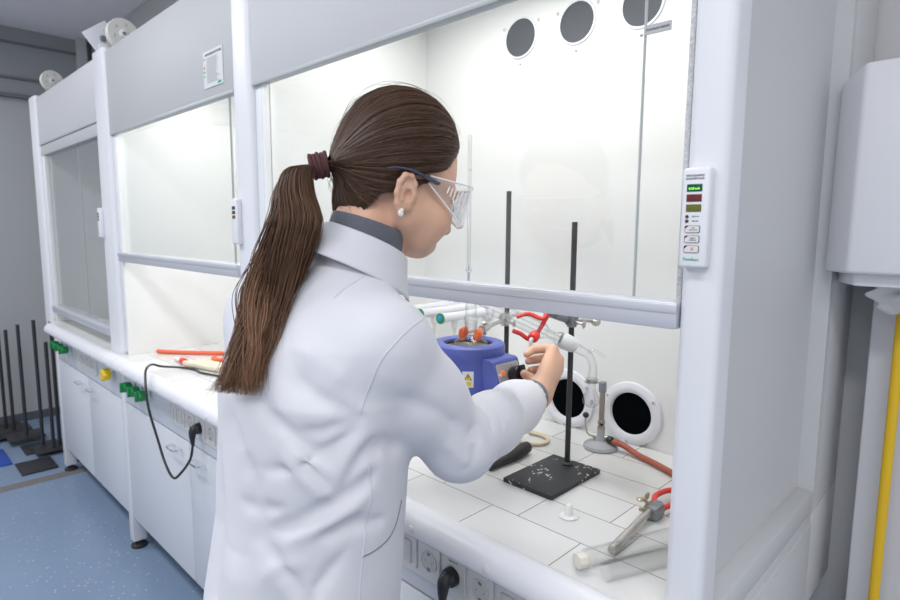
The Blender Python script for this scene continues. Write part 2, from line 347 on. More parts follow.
def fume_hood(xl, xr, post_l, label, grp, lit, sash_z, detailed=False, end=False, fasc_z=1.812, facm=None, edge=(0, 1), slab=(0, 1), top_label=''):
    """xl..xr: clear inner width; post_l: (x0, x1) of the left upright"""
    t = thing('fume_hood', label, 'fume hood', ((xl+xr)/2, 0.3, 0.90), grp)
    round_post(post_l[0], post_l[1], -0.012, 0.06, 0.858 if not lit else 0.9005, 2.15).build('post', M_WHITE, t)
    MB().box(post_l[1], xl-0.014, 0.004, 0.06, 0.912, 2.13, 0.002).build('sash_track', M_WHITE, t)
    MB().box(xl-0.012, xl, 0.004, 0.578, 0.9005, 2.12, 0).build('side_wall', M_LINER, t)
    if not end: MB().box(xr, xr+0.012, 0.06, 0.578, 0.9005, 2.12, 0).build('side_wall', M_LINER, t)
    MB().box(xl-0.012, xr+0.012, 0.578, 0.60, 0.9005, 2.12, 0).build('back_wall', M_LINER, t)
    # hood ceiling and the fascia over the opening
    MB().box(xl-0.012, xr+0.012, 0.03, 0.60, 2.09, 2.105, 0).build('roof_panel', M_LINER, t)
    MB().box(post_l[1]-0.005, xr+0.012, -0.004, 0.014, fasc_z, HZ_TOP, 0.002).build('fascia', facm or M_FASC, t)
    MB().box(post_l[1], xr+0.01, -0.006, 0.016, fasc_z-0.006, fasc_z+0.004, 0.001).build('fascia_edge', mat('fascia_edge_grey', (0.42, 0.44, 0.45), 0.4), t)
    # worktop: tiled slab with a rounded raised front edge
    wt_ = thing('worktop', top_label, 'worktop', ((edge[0]+edge[1])/2, 0.27, 0.872), 'tiled worktops of the fume hoods')
    MB().box(slab[0], slab[1], -0.03, 0.600, 0.858, 0.90, 0).build('tiled_slab', M_TILE, wt_, smooth=0)
    prof = [(-0.031, 0.858), (-0.0305, 0.903), (-0.036, 0.907)]
    for i in range(8):
        a = PI/2+PI/2*i/7; prof.append((-0.046+0.034*math.cos(a), 0.874+0.034*math.sin(a)))
    for i in range(1, 5):
        a = PI+PI/2*i/4; prof.append((-0.068+0.012*math.cos(a), 0.870+0.012*math.sin(a)))
    prof += [(-0.031, 0.857)]
    e = MB().prism(prof, edge[0], edge[1], 'x').build('front_edge', M_WHITE, wt_)
    n = 6
    for i in range(n):
        x = edge[0]+(edge[1]-edge[0])*(i+0.5)/n
        if detailed: x = -0.592+(i-4)*0.186
        MB().lathe([(0, 0.007), (0.002, 0.0065), (0.0035, 0.003), (0.0038, 0)], (x, -0.0792, 0.878), (x, -1, 0.878+0.1), 14).build('cap', M_CREAM, e)
    # sash: glass with a handle rail
    s = MB().box(xl-0.008, xr+0.004, -0.012, 0.020, sash_z, sash_z+0.037, 0.003, 2).build('sash_rail', M_ALU, t)
    MB().box(xl-0.008, xr+0.004, -0.014, -0.008, sash_z+0.022, sash_z+0.034, 0.001).build('rail_lip', M_ALU, s)
    xs = xl+(xr-xl)*0.935
    if end: xs = -0.402
    elif not lit: xs = xl+0.62
    top = min(2.07, sash_z+0.87)
    MB().box(xl, xs-0.0015, 0.018, 0.022, sash_z+0.035, top, 0).build('sash_glass', M_GLASS, t, smooth=0)
    MB().box(xs+0.0015, xr+0.002, 0.018, 0.022, sash_z+0.035, top, 0).build('sash_glass', M_GLASS, t, smooth=0)
    MB().box(xs-0.0008, xs+0.0008, 0.017, 0.023, sash_z+0.035, top, 0).build('glass_joint', M_EDGE, t, smooth=0)
    if end: MB().box(-0.3335, -0.3255, 0.004, 0.016, sash_z+0.03, 2.07, 0.002).build('brush_seal', mat('seal_grey', (0.58, 0.59, 0.60), 0.9, var=0.5, vscale=400), t)
    lamp_fixture(t, xl, xr, lit)
    if lit:
        area('hood_lamp', ((xl+xr)/2, 0.27, 2.07), xr-xl-0.34, 0.18, HOOD_LIGHT, (1.0, 0.985, 0.955))
    return t
h3 = fume_hood(-1.44, -0.328, (-1.588, -1.486), 'brightly lit fume hood that the woman in the white coat reaches into', 'fume hoods', True, 1.307, True, True, facm=M_FASC2, edge=(-1.388, -0.275), slab=(-1.588, -0.3125), top_label='white tiled worktop carrying the lab stand and glassware')
h2 = fume_hood(-2.655, -1.60, (-2.855, -2.695), 'lit fume hood with a black cable hanging over its front edge', 'fume hoods', True, 1.296, facm=M_FASC, edge=(-2.598, -1.392), slab=(-2.855, -1.589), top_label='white tiled worktop with orange hoses on it')
h1 = fume_hood(-3.90, -2.87, (-4.11, -3.95), 'dark unlit fume hood with its sash lowered, farthest along the row', 'fume hoods', False, 0.956, fasc_z=1.885, facm=M_FASC2, edge=(-3.80, -2.602), slab=(-3.945, -2.857), top_label='empty white worktop inside the dark hood')
MB().box(-3.95, -2.86, 0.0, 0.018, 1.825, 1.879, 0.002).build('cross_rail', M_FASC, h1)
M_END = mat('end_panel_grey', (0.60, 0.605, 0.61), 0.5, var=0.02, vscale=2)
# right end of the row: post, recessed end panel and lower panel
round_post(-0.322, -0.270, -0.012, 0.035, 0.9005, 2.30, 0.012).build('post', M_WHITE, h3)
ep = MB().box(-0.326, -0.300, 0.035, 0.585, 0.9005, 2.30, 0).build('end_panel', M_END, h3, smooth=0)
MB().box(-0.345, -0.270, 0.6005, 0.79, 0.858, 2.30, 0.003).box(-0.312, -0.270, 0.578, 0.602, 0.858, 2.30, 0.0).build('end_frame', M_END, h3)
MB().box(-0.312, -0.270, 0.035, 0.578, 0.858, 0.905, 0.003).build('end_frame', M_END, h3)
indicator(h3, -0.319, -0.284, 1.392, 1.517, True)
indicator(h2, -1.585, -1.552, 1.392, 1.517, False)
indicator(h1, -2.858, -2.825, 1.392, 1.517, False)
for x in (-1.055, -0.874, -0.696): vent_ring(h3, x, 1.966, False)
for x in (-0.864, -0.677): vent_ring(h3, x, 0.977, True)
# small labels stuck on the panes
lb = MB().box(-0.400, -0.364, 0.0150, 0.0178, 1.7045, 1.7165, 0).build('label', mat('label_grey', (0.45, 0.45, 0.46), 0.5), h3)
text('lettering', 'Dursaanin käyttö', 0.0048, FRONT(-0.382, 0.0147, 1.7105), M_INK, lb)
sh = MB().box(-1.775, -1.648, -0.0062, -0.0042, 1.842, 1.945, 0).build('notice', mat('notice_print', (0.60, 0.61, 0.61), 0.5), h2)
text('heading', 'VETOKAAPIN KÄYTTÖOHJE', 0.0085, FRONT(-1.708, -0.0066, 1.934), M_INK, sh)
nl = MB()
for i in range(17):
    L = random.uniform(0.06, 0.088); z = 1.924-i*0.0042
    nl.box(-1.752, -1.752+L, -0.0068, -0.006, z-0.0011, z+0.0003, 0)
nl.build('print_lines', mat('print_grey', (0.36, 0.37, 0.38), 0.6), sh, smooth=0)
for i, c in enumerate((M_INKG, M_YEL, M_INK, M_INK, M_INKG)):
    MB().box(-1.770, -1.764, -0.0068, -0.006, 1.922-i*0.012, 1.927-i*0.012, 0).build('pictogram', c, sh)
MB().box(-1.682, -1.660, -0.0068, -0.006, 1.846, 1.852, 0).build('logo', M_INKG, sh)
# little white stud buttons on the back liner
for (x, z) in ((-1.245, 1.62), (-1.175, 1.262), (-0.52, 1.262)):
    MB().lathe([(0, 0.006), (0.003, 0.0055), (0.005, 0.003), (0.0052, 0)], (x, 0.578, z), (x, -1, z), 14).build('stud', M_CREAM, h3)

# service taps on the back wall: pipes coming forward with coloured caps
def service_tap(x, z, label, far=0.19):
    y0 = 0.578
    t = MB().lathe([(0, 0.014), (0.010, 0.0145), (0.06, 0.0135), (far-0.012, 0.0135), (far-0.008, 0.016), (far, 0.016)], (x, y0-0.01, z), (x, y0-1, z)).build('service_tap', M_WHITE, h3)
    MB().lathe([(0, 0.026), (0.006, 0.026), (0.010, 0.018), (0.012, 0.015)], (x, y0, z), (x, y0-1, z)).build('flange', M_WHITE, t)
    c = MB().lathe([(0, 0.0155), (0.004, 0.0155), (0.005, 0.011)], (x, y0-far-0.01, z), (x, y0-1, z)).build('cap', M_GREEN, t)
    MB().lathe([(0, 0.008), (0.002, 0.0075), (0.003, 0.004)], (x, y0-far-0.015, z), (x, y0-1, z), 16).build('cap_centre', mat('blue_dot', (0.02, 0.25, 0.55), 0.4), c)
    MB().lathe([(0, 0.010), (0.020, 0.009), (0.024, 0.005), (0.050, 0.0045), (0.055, 0.0035), (0.075, 0.003)], (x, y0-far+0.045, z-0.012), (x, y0-far+0.045, -1), 16).build('nozzle', M_CREAM, t)
service_tap(-1.165, 1.186, 'white tap with green cap, its flange just behind the flask neck')
service_tap(-1.250, 1.190, 'white tap with green cap, middle one of three beside the coat shoulder')
service_tap(-1.335, 1.190, 'white tap mostly hidden behind the coat shoulder')
# ------------------------------------------------------------------ base cabinets under the hoods
def wire_handle(parent, x, z, w_=0.075, y=-0.0):
    MB().tube([(x-w_/2, y, z), (x-w_/2, y-0.022, z+0.001), (x-w_/2+0.008, y-0.030, z), (x+w_/2-0.008, y-0.030, z), (x+w_/2, y-0.022, z+0.001), (x+w_/2, y, z)], 0.0035, 8, smooth=4).build('handle', M_CHROME, parent)
def schuko(parent, x, z, y):
    o = MB().prism(rrect(x, z, 0.062, 0.066, 0.003), y-0.004, y, 'y', 0.0008, 1).build('socket', M_SOCK, parent)
    MB().lathe([(0, 0.0225), (0.0032, 0.0225), (0.0032, 0.0205), (-0.002, 0.0200)], (x, y-0.003, z), (x, y-1, z), 28, caps=False).build('socket_rim', M_SOCK, o)
    MB().lathe([(0, 0.0205), (0.0008, 0.0205)], (x, y-0.0040, z), (x, y-1, z), 28).build('socket_well', mat('socket_inner', (0.64, 0.62, 0.57), 0.4), o)
    h = MB()
    for dx in (-0.0095, 0.0095): h.cyl((x+dx, y-0.0040, z), (x+dx, y-0.0051, z), 0.0016, n=10)
    h.box(x-0.004, x+0.004, y-0.0058, y-0.004, z-0.0205, z-0.013, 0.0005).box(x-0.004, x+0.004, y-0.0058, y-0.004, z+0.013, z+0.0205, 0.0005)
    h.build('contact', M_IRON, o)
    return o
def rocker(parent, x, z, y):
    o = MB().prism(rrect(x, z, 0.062, 0.066, 0.003), y-0.004, y, 'y', 0.0008, 1).build('switch', M_SOCK, parent)
    MB().box(x-0.017, x+0.017, y-0.008, y-0.003, z-0.024, z+0.024, 0.002).build('rocker', M_CREAM, o)
    return o
def valve_knob(parent, x, z, m, em=False):
    y = 0.0
    o = MB().lathe([(0, 0.014), (0.006, 0.014), (0.008, 0.008), (0.022, 0.008)], (x, y, z), (x, -1, z), 16).build('valve', M_CHROME, parent)
    if em:
        k = MB().lathe([(0.016, 0.014), (0.022, 0.027), (0.044, 0.029), (0.052, 0.024), (0.054, 0.012), (0.0505, 0)], (x, y, z), (x, -1, z), 8).build('knob', M_YEL, o)
        MB().cyl((x-0.012, -0.036, z-0.018), (x-0.016, -0.052, z-0.022), 0.011, 0.009, 12).build('knob_insert', M_ORANGE, k)
    else:
        b = MB()
        b.lathe([(0.016, 0.010), (0.020, 0.020), (0.046, 0.022), (0.050, 0.018), (0.0505, 0)], (x, y, z), (x, -1, z), 6)
        b.box(x-0.006, x+0.006, -0.062, -0.03, z-0.020, z+0.020, 0.003)
        b.build('knob', m, o)
def base_cabinet(x0, x1, legx, label, knobs, handles, split, sockets, strip, far_leg=None, drawers=False):
    t = thing('base_cabinet', label, 'cabinet', ((x0+x1)/2, 0.28, 0.0), 'base cabinets under the fume hoods')
    MB().box(x0, x1, 0.022, 0.55, 0.16, 0.855, 0).build('carcass', M_DOOR, t, smooth=0)
    MB().box(x0, x1, 0.0005, 0.022, 0.688, 0.8575, 0.001).build('service_panel', M_DOOR, t)
    if drawers:
        for (a, b) in ((x0+0.03, x0+0.43), (x0+0.434, x0+0.83), (x0+0.834, x1)):
            d = MB().box(a, b, 0.0, 0.020, 0.49, 0.680, 0.003).build('drawer', M_WHITE, t)
            wire_handle(d, (a+b)/2, 0.63)
        for (a, b) in ((x0+0.03, (x0+x1)/2-0.002), ((x0+x1)/2+0.002, x1)):
            d = MB().box(a, b, 0.0, 0.020, 0.155, 0.484, 0.003).build('door', M_DOOR, t)
            wire_handle(d, (a+b)/2, 0.44)
    else:
        d1 = MB().box(x0+0.052, split-0.002, 0.0, 0.020, 0.158, 0.680, 0.002).build('door', M_DOOR, t)
        d2 = MB().box(split+0.002, x1-0.002, 0.0, 0.020, 0.158, 0.680, 0.002).build('door', M_DOOR, t)
        wire_handle(d1, split-0.10, 0.640); wire_handle(d2, split+0.10, 0.640)
    for lx in legx:
        l = MB().box(lx, lx+0.05, -0.002, 0.055, 0.035, 0.855 if lx < -1.6 else 0.30, 0.003).build('leg', M_WHITE, t)
        MB().lathe([(0, 0.034), (0.010, 0.034), (0.020, 0.018), (0.022, 0.010), (0.036, 0.010)], (lx+0.025, 0.028, 0), (lx+0.025, 0.028, 1), 20).build('foot', M_RUB, l)
    for (kx, kind) in knobs: valve_knob(t, kx, 0.787, M_GREEN, kind == 'e')
    if strip:
        MB().prism(rrect((strip[0]+strip[1])/2, 0.7725, strip[1]-strip[0], 0.092, 0.003), -0.006, 0.0, 'y', 0.0015, 1).build('socket_strip', M_SOCK, t)
    for (sx, kind) in sockets:
        (schuko if kind == 's' else rocker)(t, sx, 0.7725, -0.006)
    return t
base_cabinet(-3.965, -2.782, (-3.965,), 'white base cabinet under the dark hood with a yellow knob', [(-3.79, 'g'), (-3.69, 'g'), (-3.59, 'g'), (-2.86, 'e')], 2, -3.31, [(-3.42, 'r'), (-3.34, 's'), (-3.26, 's'), (-3.18, 's')], (-3.47, -3.13))
base_cabinet(-2.780, -1.56, (-2.780,), 'white base cabinet with a black plug in its socket strip', [(-2.575, 'g'), (-2.485, 'g'), (-2.395, 'g')], 2, -2.045, [(-2.16, 'r'), (-2.085, 'r'), (-2.0, 's'), (-1.915, 's'), (-1.835, 's')], (-2.20, -1.78))
base_cabinet(-1.545, -0.348, (-1.50,), 'white base cabinet with drawers beside the standing woman', [(-1.40, 'g'), (-1.31, 'g'), (-1.22, 'g')], 2, 0, [(-0.872, 'r'), (-0.803, 's'), (-0.735, 's'), (-0.665, 's'), (-0.597, 'r')], (-0.91, -0.56), drawers=True)
text('lettering', 'max 16 A', 0.006, FRONT(-0.735, -0.0104, 0.801), M_INK, bpy.data.objects['base_cabinet.002'])
# plugs
def plug(x, z, y, label, tail):
    t = thing('power_plug', label, 'plug', (x, y, z))
    MB().lathe([(0, 0.0185), (0.012, 0.0185), (0.014, 0.016), (0.020, 0.012), (0.022, 0.0)], (x, y, z), (x, y-1, z), 24).build('plug_body', M_BLACK, t)
    MB().tube([(x, y-0.012, z+0.008), (x-0.001, y-0.022, z-0.004), (x-0.002, y-0.025, z-0.026), (x-0.003, y-0.024, z-0.056)], [0.012, 0.0135, 0.010, 0.0050], 14, smooth=5).build('plug_neck', M_BLACK, t)
    return t
plug(-0.735, 0.7725, -0.011, 'black angled plug in the socket below the front edge near the coat hem', None)
plug(-1.915, 0.7725, -0.011, 'black angled plug with a looping cable under the middle hood', None)
def cable(name, pts, r, m, label, cat):
    return tag(MB().tube(pts, r, 10, smooth=8).build(name, m), label, cat)
cable('power_cable', [(-0.738, -0.035, 0.720), (-0.739, -0.038, 0.66), (-0.741, -0.047, 0.60), (-0.755, -0.045, 0.45), (-0.78, -0.045, 0.33)], 0.0036, M_BLACK, 'black cable hanging straight down from the plug near the coat hem', 'cable')
cable('power_cable', [(-1.918, -0.035, 0.720), (-1.922, -0.045, 0.67), (-1.935, -0.075, 0.625), (-1.97, -0.085, 0.605), (-2.02, -0.09, 0.64), (-2.07, -0.095, 0.72), (-2.11, -0.105, 0.82), (-2.14, -0.100, 0.90), (-2.19, -0.080, 0.935), (-2.25, -0.04, 0.937), (-2.27, 0.0, 0.920), (-2.25, 0.06, 0.909), (-2.19, 0.09, 0.906), (-2.12, 0.09, 0.906), (-2.00, 0.13, 0.905), (-1.85, 0.20, 0.905)], 0.0042, M_BLACK, 'black cable looping from plug over the front edge of the middle hood', 'cable')
# ------------------------------------------------------------------ post-top pulleys
def pulley(parent, x, y, z, r, name='pulley_wheel'):
    o = MB().lathe([(0, r*0.96), (0.004, r), (0.010, r), (0.014, r*0.90), (0.020, r*0.90), (0.024, r), (0.030, r), (0.034, r*0.96)], (x-0.017, y, z), (x+1, y, z), 40).build(name, mat('aged_white_plastic', (0.66, 0.65, 0.60), 0.4, var=0.05), parent)
    MB().lathe([(0, 0.016), (0.004, 0.016), (0.006, 0.012)], (x+0.017, y, z), (x+1, y, z), 20).build('hub', M_WHITE, o)
    MB().lathe([(0, 0.007), (0.004, 0.006)], (x+0.0225, y, z), (x+1, y, z), 6).build('hub_bolt', M_IRON, o)
    ob = MB()
    for k in range(6):
        a = k*PI/3+0.3; ob.ball((x+0.017, y+math.cos(a)*r*0.62, z+math.sin(a)*r*0.62), r*0.14, 10, (0.15, 1, 1))
    ob.build('hub_cutout', mat('wheel_recess', (0.56, 0.55, 0.51), 0.6), o)
M_TAN = mat('tan_bracket', (0.42, 0.39, 0.32), 0.4, 0.3)
pulley(h1, -3.735, 0.03, 2.195, 0.052); MB().box(-3.75, -3.745, 0.0, 0.06, 2.13, 2.21, 0.001).build('pulley_bracket', M_TAN, h1)
pulley(h2, -2.585, 0.03, 2.180, 0.058)
MB().box(-2.70, -2.605, 0.005, 0.055, 2.135, 2.225, 0.004, rot=Euler((0.25, 0.0, 0)).to_matrix()).build('pulley_bracket', M_TAN, h2)
pl_ = MB().box(-0.006, 0.006, -0.055, 0.055, -0.055, 0.055, 0.003, rot=Euler((0.65, 0, 0)).to_matrix(), c=(0, 0, 0))
for v in pl_.bm.verts: v.co += V((-2.83, 0.03, 2.215))
pp = pl_.build('pulley_plate', M_WHITE, h2)
MB().lathe([(0, 0.013), (0.004, 0.013), (0.006, 0.009)], (-2.824, 0.028, 2.215), (-1, 0.028, 2.215), 18).build('plate_hub', M_IRON, pp)
MB().box(-2.84, -2.81, 0.01, 0.05, 2.13, 2.19, 0.003).build('pulley_bracket', M_WHITE, h2)
# lower end frame belongs to the last base cabinet
bc3 = bpy.data.objects['base_cabinet.002']
MB().box(-0.345, -0.270, 0.0, 0.578, 0.15, 0.8575, 0.003).box(-0.345, -0.270, 0.579, 0.79, 0.64, 0.8575, 0.003).build('end_frame', M_END, bc3)
MB().box(-0.272, -0.2685, 0.20, 0.58, 0.30, 0.835, 0.001).build('access_panel', M_END, bc3)

# ------------------------------------------------------------------ right-hand corner: trunk board, gas pipe, towel dispenser
struct(MB().box(-0.217, 0.42, 0.70, 0.799, 0.0, 1.45, 0.003).build('trim_4', mat('board_white', (0.62, 0.62, 0.65), 0.45), smooth=0))
yp = thing('gas_pipe', 'yellow vertical gas pipe below the paper towel dispenser', 'pipe', (-0.155, 0.66, 0.0))
MB().cyl((-0.163, 0.66, 0.001), (-0.163, 0.66, 1.337), 0.0095, n=24).build('pipe', mat('yellow_paint', (0.80, 0.50, 0.012), 0.35, var=0.04), yp)
for z in (0.35, 1.02):
    pass
dp = thing('towel_dispenser', 'white paper towel dispenser mounted beside the end of the hood row', 'dispenser', (-0.08, 0.68, 1.36))
poly = [(-0.276, 0.70), (-0.282, 0.60), (-0.278, 0.555), (-0.232, 0.500), (0.075, 0.500), (0.120, 0.555), (0.125, 0.70)]
M_DISP = mat('dispenser_plastic', (0.80, 0.80, 0.83), 0.3)
cv = bmesh.new(); lo = [cv.verts.new((x, y, 1.362)) for x, y in poly]; hi2 = [cv.verts.new((x*0.985-0.001, min(y+0.0, 0.70), 1.715 if y > 0.52 else 1.735)) for x, y in poly]
cv.faces.new(lo[::-1]); cv.faces.new(hi2)
for i in range(len(poly)): cv.faces.new((lo[i], lo[(i+1) % 7], hi2[(i+1) % 7], hi2[i]))
bmesh.ops.recalc_face_normals(cv, faces=cv.faces); bmesh.ops.bevel(cv, geom=cv.edges[:], offset=0.007, segments=3, affect='EDGES', profile=0.5)
b_ = MB(); b_._join(cv); cover = b_.build('cover', M_DISP, dp)
MB().prism([(-0.262, 0.695), (-0.266, 0.61), (-0.225, 0.525), (0.07, 0.525), (0.11, 0.60), (0.11, 0.695)], 1.338, 1.363, 'z', 0.005, 2).build('base_tray', M_DISP, dp)
MB().box(-0.20, 0.06, 0.555, 0.615, 1.3365, 1.3395, 0).build('outlet_slot', M_DARK, dp)
def towel(u, v):
    return (-0.205+0.25*u+0.012*math.sin(9*v+3*u), 0.585+0.022*math.sin(7*u+1.4)*v+0.012*math.sin(19*u)*v, 1.344-(0.040+0.018*math.sin(5*u+0.6)+0.008*math.sin(17*u))*v)
sheet_later = (towel, dp)

# ------------------------------------------------------------------ apparatus in the lit hood
TZ = 0.9005
M_BLUE = mat('blue_enamel', (0.095, 0.125, 0.42), 0.42, var=0.03, vscale=30, bump=0.15, bscale=500)
M_BLUET = mat('blue_moulding', (0.15, 0.185, 0.55), 0.4, var=0.03, vscale=30)
def retort_stand(x0, x1, y0, y1, rx, ry, top, label, floor_z, group, rr=0.0062, plate_h=0.010, m=None, tilt=(0, 0)):
    t = thing('retort_stand', label, 'lab stand', (rx, ry, floor_z), group)
    M_SPK = speckled()
    MB().box(x0, x1, y0, y1, floor_z, floor_z+plate_h, 0.0018).build('base_plate', m or M_SPK, t)
    o = MB().cyl((rx, ry, floor_z+plate_h), (rx+tilt[0], ry+tilt[1], top), rr, n=16).lathe([(0, rr*1.9), (0.003, rr*1.9), (0.006, rr*1.2)], (rx, ry, floor_z+plate_h), (rx, ry, 9), 16).build('rod', M_BLACKP, t)
    return t
def speckled():
    if 'speck' in MATS: return MATS['speck']
    m = mat('speck', (0.022, 0.023, 0.025), 0.5, bump=0.3, bscale=300); nt = m.node_tree; b = nt.nodes['Principled BSDF']
    tc = nt.nodes.new('ShaderNodeTexCoord'); vo = nt.nodes.new('ShaderNodeTexVoronoi'); vo.inputs['Scale'].default_value = 95; nt.links.new(tc.outputs['Object'], vo.inputs[0])
    n = nt.nodes.new('ShaderNodeTexNoise'); n.inputs['Scale'].default_value = 14; nt.links.new(tc.outputs['Object'], n.inputs[0])
    a = nt.nodes.new('ShaderNodeMath'); a.operation = 'LESS_THAN'; a.inputs[1].default_value = 0.30; nt.links.new(vo.outputs['Distance'], a.inputs[0])
    c = nt.nodes.new('ShaderNodeMath'); c.operation = 'GREATER_THAN'; c.inputs[1].default_value = 0.50; nt.links.new(n.outputs['Fac'], c.inputs[0])
    d = nt.nodes.new('ShaderNodeMath'); d.operation = 'MULTIPLY'; nt.links.new(a.outputs[0], d.inputs[0]); nt.links.new(c.outputs[0], d.inputs[1])
    mx = nt.nodes.new('ShaderNodeMix'); mx.data_type = 'RGBA'; mx.inputs[6].default_value = (0.022, 0.023, 0.026, 1); mx.inputs[7].default_value = (0.45, 0.45, 0.45, 1)
    nt.links.new(d.outputs[0], mx.inputs[0]); nt.links.new(mx.outputs[2], b.inputs['Base Color']); return m
retort_stand(-0.757, -0.632, 0.165, 0.353, -0.700, 0.324, 1.455, 'black lab stand with a paint-speckled base plate on the tiles', TZ, None)
retort_stand(-1.02, -0.895, 0.22, 0.40, -0.920, 0.370, 1.531, 'black lab stand whose rod rises behind the blue heating mantle', TZ, None)

# bracket on the rear stand carrying the mantle
mcx, mcy = -0.834, 0.134
jk = thing('support_bracket', 'steel bracket on the rear stand carrying the blue mantle', 'bracket', (mcx, mcy, 1.05))
MB().lathe([(0, 0.030), (0.0, 0.056), (0.009, 0.056), (0.009, 0.030)], (mcx, mcy, 1.0565), (mcx, mcy, 2), 36, caps=False).build('ring', M_IRON, jk)
MB().tube([(mcx-0.02, mcy+0.050, 1.060), (-0.895, 0.290, 1.060), (-0.920, 0.345, 1.060)], 0.006, 12).build('arm', M_STEEL, jk)
MB().box(-0.934, -0.906, 0.352, 0.388, 1.046, 1.074, 0.003).build('boss_head', M_IRON, jk)
MB().lathe([(0, 0.012), (0.004, 0.016), (0.016, 0.016), (0.020, 0.012)], (mcx+0.020, mcy-0.055, 1.045), (mcx+0.7, mcy-0.8, 1.045), 10).build('screw_knob', mat('purple_plastic', (0.20, 0.03, 0.28), 0.35), jk)

# heating mantle
hm = thing('heating_mantle', 'blue heating mantle with a grey control panel and round opening', 'heating mantle', (mcx, mcy, 1.066))
MB().lathe([(0, 0.070), (0.0, 0.072), (0.010, 0.0765), (0.024, 0.0765)], (mcx, mcy, 1.0665), (mcx, mcy, 2), 48, caps=True).build('base_ring', mat('grey_base', (0.40, 0.40, 0.41), 0.5), hm)
MB().lathe([(0, 0.0765), (0.0, 0.084), (0.003, 0.085), (0.018, 0.084), (0.022, 0.0795), (0.085, 0.0775), (0.092, 0.0775), (0.096, 0.079), (0.113, 0.079), (0.119, 0.0775), (0.122, 0.074), (0.124, 0.066), (0.123, 0.056), (0.120, 0.0515), (0.112, 0.0505)], (mcx, mcy, 1.078), (mcx, mcy, 2), 64, caps=False).build('housing', M_BLUE, hm)
# heating bowl
MB().lathe([(0.118, 0.0515), (0.110, 0.049), (0.095, 0.0475), (0.070, 0.041), (0.055, 0.028), (0.048, 0.0)], (mcx, mcy, 1.078), (mcx, mcy, 2), 48, caps=False).build('heating_bowl', mat('glass_cloth', (0.62, 0.56, 0.47), 0.9, var=0.12, vscale=120, bump=0.8, bscale=500), hm)
MB().lathe([(0.1165, 0.0535), (0.1175, 0.050), (0.116, 0.0475), (0.112, 0.0485)], (mcx, mcy, 1.078), (mcx, mcy, 2), 48, caps=False).build('bowl_gasket', M_RUB, hm)
CY0, CY1 = 0.100, 0.182
box_ = [(mcx+0.02, 1.090), (-0.7120, 1.090), (-0.7115, 1.102), (-0.7360, 1.1735), (-0.7420, 1.1775), (mcx+0.03, 1.1800)]
MB().prism(box_, CY0, CY1, 'y', 0.003, 2).build('control_box', M_BLUE, hm)
MB().prism([(mcx+0.02, 1.079), (-0.702, 1.079), (-0.706, 1.098), (mcx+0.02, 1.098)], CY0-0.012, CY1+0.01, 'y', 0.004, 2).build('skirt', M_BLUE, hm)
NP = V((0.0715, 0, 0.0245)).normalized(); UPV = V((-0.0245, 0, 0.0715)).normalized(); pc = V((-0.7237, (CY0+CY1)/2, 1.1378))+NP*0.0004
PM = frame_m(pc, (0, 1, 0), UPV)      # x along +y, y up the slope, z outward
def panel_obj(name, mb, m, parent):
    for v in mb.bm.verts: v.co = PM @ v.co
    return mb.build(name, m, parent)
pnl = panel_obj('control_panel', MB().prism(rrect(0, 0, 0.070, 0.066, 0.004), -0.0006, 0.0012, 'z', 0.0004, 1), mat('panel_silver', (0.50, 0.50, 0.51), 0.4, 0.2), hm)
panel_obj('pilot_lamp', MB().lathe([(0, 0.0055), (0.003, 0.0050), (0.0048, 0.003), (0.0052, 0)], (-0.018, 0.014, 0.001), (-0.018, 0.014, 1), 18), mat('orange_lamp', (0.85, 0.13, 0.02), 0.25, emit=(1, 0.25, 0.05), es=0.25), pnl)
panel_obj('pilot_lamp', MB().lathe([(0, 0.0055), (0.003, 0.0050), (0.0048, 0.003), (0.0052, 0)], (-0.029, 0.010, 0.001), (-0.029, 0.010, 1), 18), mat('pale_lamp', (0.60, 0.42, 0.38), 0.25), pnl)
for i, (dx, dy) in enumerate(((-0.022, -0.015), (-0.018, -0.022), (-0.0245, -0.023))):
    panel_obj('warning_mark', MB().box(dx-0.0035, dx+0.0035, dy-0.0035, dy+0.0035, 0.0010, 0.0016, 0.0003), M_ORANGE, pnl)
for k in range(11):
    a = math.radians(225-27*k); c0 = (0.012+0.0205*math.cos(a), 0.004+0.0205*math.sin(a)); c1 = (0.012+0.0235*math.cos(a), 0.004+0.0235*math.sin(a))
    panel_obj('scale_mark', MB().tube([(c0[0], c0[1], 0.0013), (c1[0], c1[1], 0.0013)], 0.0004, 5), M_INK, pnl)
tx = text('lettering', 'heat', 0.006, PM @ Matrix.Translation((0.012, -0.026, 0.0013)), M_INK, pnl)
kn = MB().lathe([(0, 0.0150), (0.002, 0.0165), (0.004, 0.0170), (0.020, 0.0160), (0.022, 0.0145), (0.0225, 0)], (0.010, 0.004, 0.0012), (0.010, 0.004, 1), 32, scale=(1.12, 1.12))
kn.box(0.010-0.005, 0.010+0.005, 0.004-0.0185, 0.004+0.0185, 0.015, 0.034, 0.002)
panel_obj('dial_knob', kn, M_BLACK, pnl)
